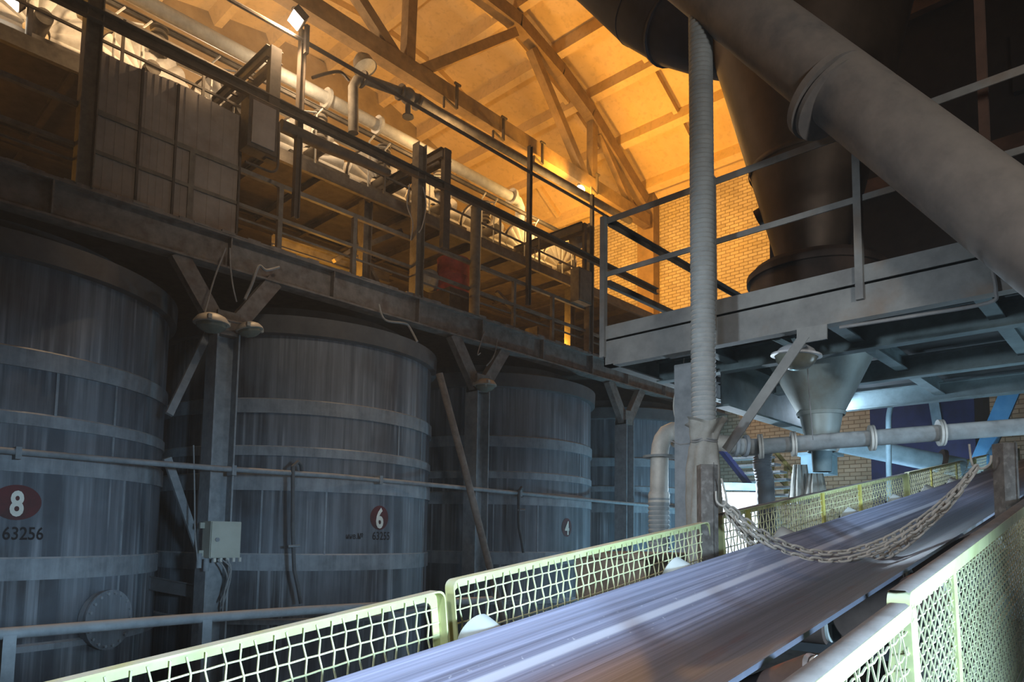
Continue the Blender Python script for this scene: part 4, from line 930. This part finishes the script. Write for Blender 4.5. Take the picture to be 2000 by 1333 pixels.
def hook(pts, lab): return wire('hook', pts, .0062, CHAINM, lab, cat='hook', n=8)
hook([E(1398,960,D=3.98), E(1400,980,D=3.97), E(1412,989,D=3.96), E(1419,980,D=3.96), E(1414,955,D=3.96), E(1409,935,D=3.96)], 'bent steel rod hook on the left chain post')
hook([E(1936,890,D=3.9), E(1934,905,D=3.9), E(1922,915,D=3.92), E(1904,914,D=3.94), E(1897,900,D=3.94), E(1893,868,D=3.94)], 'bent steel rod hook on the right chain post')
# chain path (pixels) -> catenary between hooks
cpx = [(1414,984),(1440,1014),(1475,1047),(1515,1074),(1555,1090),(1600,1098),(1645,1096),(1690,1085),(1735,1067),(1780,1040),(1825,1004),(1865,966),(1905,915)]
def cr_path(P, n):
    Q = []
    for i in range(len(P)-1):
        a = P[max(i-1,0)]; b = P[i]; c = P[i+1]; d = P[min(i+2, len(P)-1)]
        for t in range(n):
            t /= n; Q.append(.5*((2*b) + (c-a)*t + (2*a-5*b+4*c-d)*t*t + (3*b-a-3*c+d)*t**3))
    return Q + [P[-1]]
# one link mesh: stadium torus, 40 x 27 mm
LK, LW, LR = .053, .0158, .0072
lm = MB(); lpth = []
for a0, cx_ in ((-PI/2, .0188), (PI/2, -.0188)):
    for q in range(7): an = a0+PI*q/6; lpth.append(V((cx_+math.cos(an)*LW, math.sin(an)*LW, 0)))
lm.tube(lpth, LR, 7, closed=True)
link_proto = None
for k, (dy, dx_, dd_) in enumerate(((-16,8,.03), (-5,2,-.06), (7,-5,.06), (19,-14,-.02))):
    pts = []
    for i, (u, v) in enumerate(cpx):
        f_ = i/(len(cpx)-1); sp_ = min(1, 4*f_*(1-f_)*1.25)*.95+.12
        pts.append(E(u+dx_*sp_*.6, v+dy*sp_ + (3 if k in (1,2,3) else 0)*sp_, D=4.02-.10*f_+dd_*sp_))
    path = cr_path(pts, 12)
    # walk the path at the link pitch
    pos = []; acc = 0; nxt = LK/2; 
    for a, b in zip(path, path[1:]):
        l = (b-a).length
        while nxt <= acc+l: pos.append((a.lerp(b, (nxt-acc)/l), (b-a).normalized())); nxt += LK
        acc += l
    base = pos[0][0]
    r_ = bpy.data.objects.new('hanging_chain', None); C.objects.link(r_); r_.location = base+UP; r_.empty_display_size = .05
    props(r_, ['topmost strand of steel chain', 'second strand of steel chain from the top', 'third strand of steel chain from the top', 'lowest strand of steel chain'][k] + ' sagging across the belt between two posts', 'chain', 'chains hung across the belt')
    for i, (p, d) in enumerate(pos):
        if link_proto is None:
            link_proto = mk('link', lm, CHAINM, V((0,0,0))); o = link_proto
        else:
            o = link_proto.copy(); C.objects.link(o)
        o.parent = r_
        y = d.cross(V((0,0,1))).normalized(); z_ = y.cross(d)*-1
        an = (i % 2)*PI/2 + .6 + random.uniform(-.25,.25); yy = y*math.cos(an) + z_*math.sin(an); zz_ = d.cross(yy)
        m4 = Matrix((d, yy, zz_)).transposed().to_4x4(); m4.translation = p-base
        o.matrix_local = m4
# ================================================================== LIGHTS
def light(kind, loc, col, power, size=.1, target=None, spot=None, blend=.3, sy=None):
    l = bpy.data.lights.new(kind.lower()+'_light', kind); l.color = col; l.energy = power
    if kind == 'AREA':
        l.size = size
        if sy: l.shape = 'RECTANGLE'; l.size_y = sy
    else: l.shadow_soft_size = size
    if spot: l.spot_size = spot; l.spot_blend = blend
    o = bpy.data.objects.new(l.name, l); C.objects.link(o); o.location = V(loc)+UP
    if target is not None: o.rotation_euler = (V(target)-V(loc)).to_track_quat('-Z', 'Y').to_euler()
    return o
OR = (1, .45, .05); OW = (1, .52, .16)
light('POINT', pb+V((-.05,-.1,-.25)), OR, 1150, .1)
light('SPOT', pf+nf*.03, (1,.66,.36), 1100, .08, pf+nf, math.radians(150), .5)
light('POINT', E(10,-70,Y=13.2), OR, 350, .2)
light('POINT', (6.0,15.5,9.4), (1,.72,.48), 800, .3)
light('POINT', (11.0,15.5,8.8), OW, 300, .3)
light('POINT', (16.5,14.8,8.3), OR, 290, .3)
light('SPOT', (16,9,7.0), OR, 900, .3, (19.5,9,11), math.radians(140), .5)
# fill points added over the filters to brighten the cloth, no fixtures modelled
light('POINT', (2.6,11.25,8.7), (1,.72,.44), 35, .08)
light('POINT', (6.4,11.25,8.6), (1,.72,.44), 90, .08)
light('POINT', (9.6,11.25,8.5), (1,.6,.25), 80, .08)
light('POINT', (13.2,11.25,8.4), (1,.6,.22), 130, .08)
# lower walkway
light('POINT', (6.6,11.15,4.7), OR, 85, .06)
light('POINT', (9.6,11.2,4.75), OR, 70, .06)
light('POINT', (8.2,13.2,5.0), OR, 40, .06)
light('POINT', (11.5,12.8,5.2), OR, 70, .1)
light('POINT', (13.6,11.5,5.0), OR, 90, .1)
light('POINT', (0.5,12.2,5.2), OR, 45, .1)
# warm fill added from the camera side, lifts the gallery front like haze and bounce
light('SPOT', (4,-1,9.5), (1,.82,.64), 1250, .8, (7.5,10,5.4), math.radians(56), 1)
# cool floor-level floods that wash the lower silos
light('SPOT', (1.0,-3,.4), (.52,.77,1), 3300, .3, (3.2,10,-3.5), math.radians(58), 1)
light('SPOT', (4.5,-3,.4), (.52,.77,1), 2300, .3, (9.8,10,-3.7), math.radians(54), 1)
# cool lamp above and behind the photographer for the near fence and belt
light('SPOT', (-1.4,.5,1.9), (.74,.85,1), 400, .25, (2.4,1.75,-.4), math.radians(70), .8)
# cool lamp by the photographer that catches the hose, elbow pipe and platform edge
light('SPOT', (-3.0,2.6,.8), (.80,.91,1), 900, .25, (5,2.3,.75), math.radians(34), .8)
light('SPOT', (.3,-3.4,1.5), (1,.93,.86), 600, .4, (4.6,.9,2.7), math.radians(60), .9)
light('SPOT', lp_+V((.02,.02,0)), (.78,.9,1), 420, .05, (wp[0]+wp[2])/2, math.radians(100), .4)
light('POINT', lp_+V((-.05,-.12,0)), (.72,.87,1), 70, .05)
light('POINT', (8.3,2.93,1.5), (.66,.82,1), 130, .06)
light('AREA', (7.6,.2,-.3), (.60,.84,1), 34, 1.2, (7.2,2.0,1.7))
light('POINT', (16.0,7.0,-.6), (.35,.75,1), 420, .3)
light('POINT', (12.2,3.2,-.4), (.5,.75,1), 130, .1)
w = bpy.data.worlds.new('world'); bpy.context.scene.world = w; w.use_nodes = True
w.node_tree.nodes['Background'].inputs[0].default_value = (.5,.55,.65,1); w.node_tree.nodes['Background'].inputs[1].default_value = .02
# thin dust haze filling the hall
vs_ = w.node_tree.nodes.new('ShaderNodeVolumeScatter'); vs_.inputs['Density'].default_value = .003; vs_.inputs['Anisotropy'].default_value = .3; vs_.inputs['Color'].default_value = (1,.95,.88,1)
w.node_tree.links.new(vs_.outputs[0], w.node_tree.nodes['World Output'].inputs['Volume'])
sc = bpy.context.scene
sc.view_settings.view_transform = 'Standard'; sc.view_settings.look = 'None'; sc.view_settings.exposure = 0
sc.cycles.use_denoising = True; sc.cycles.max_bounces = 5; sc.cycles.adaptive_threshold = .04; sc.cycles.adaptive_min_samples = 16; sc.cycles.sample_clamp_indirect = 4
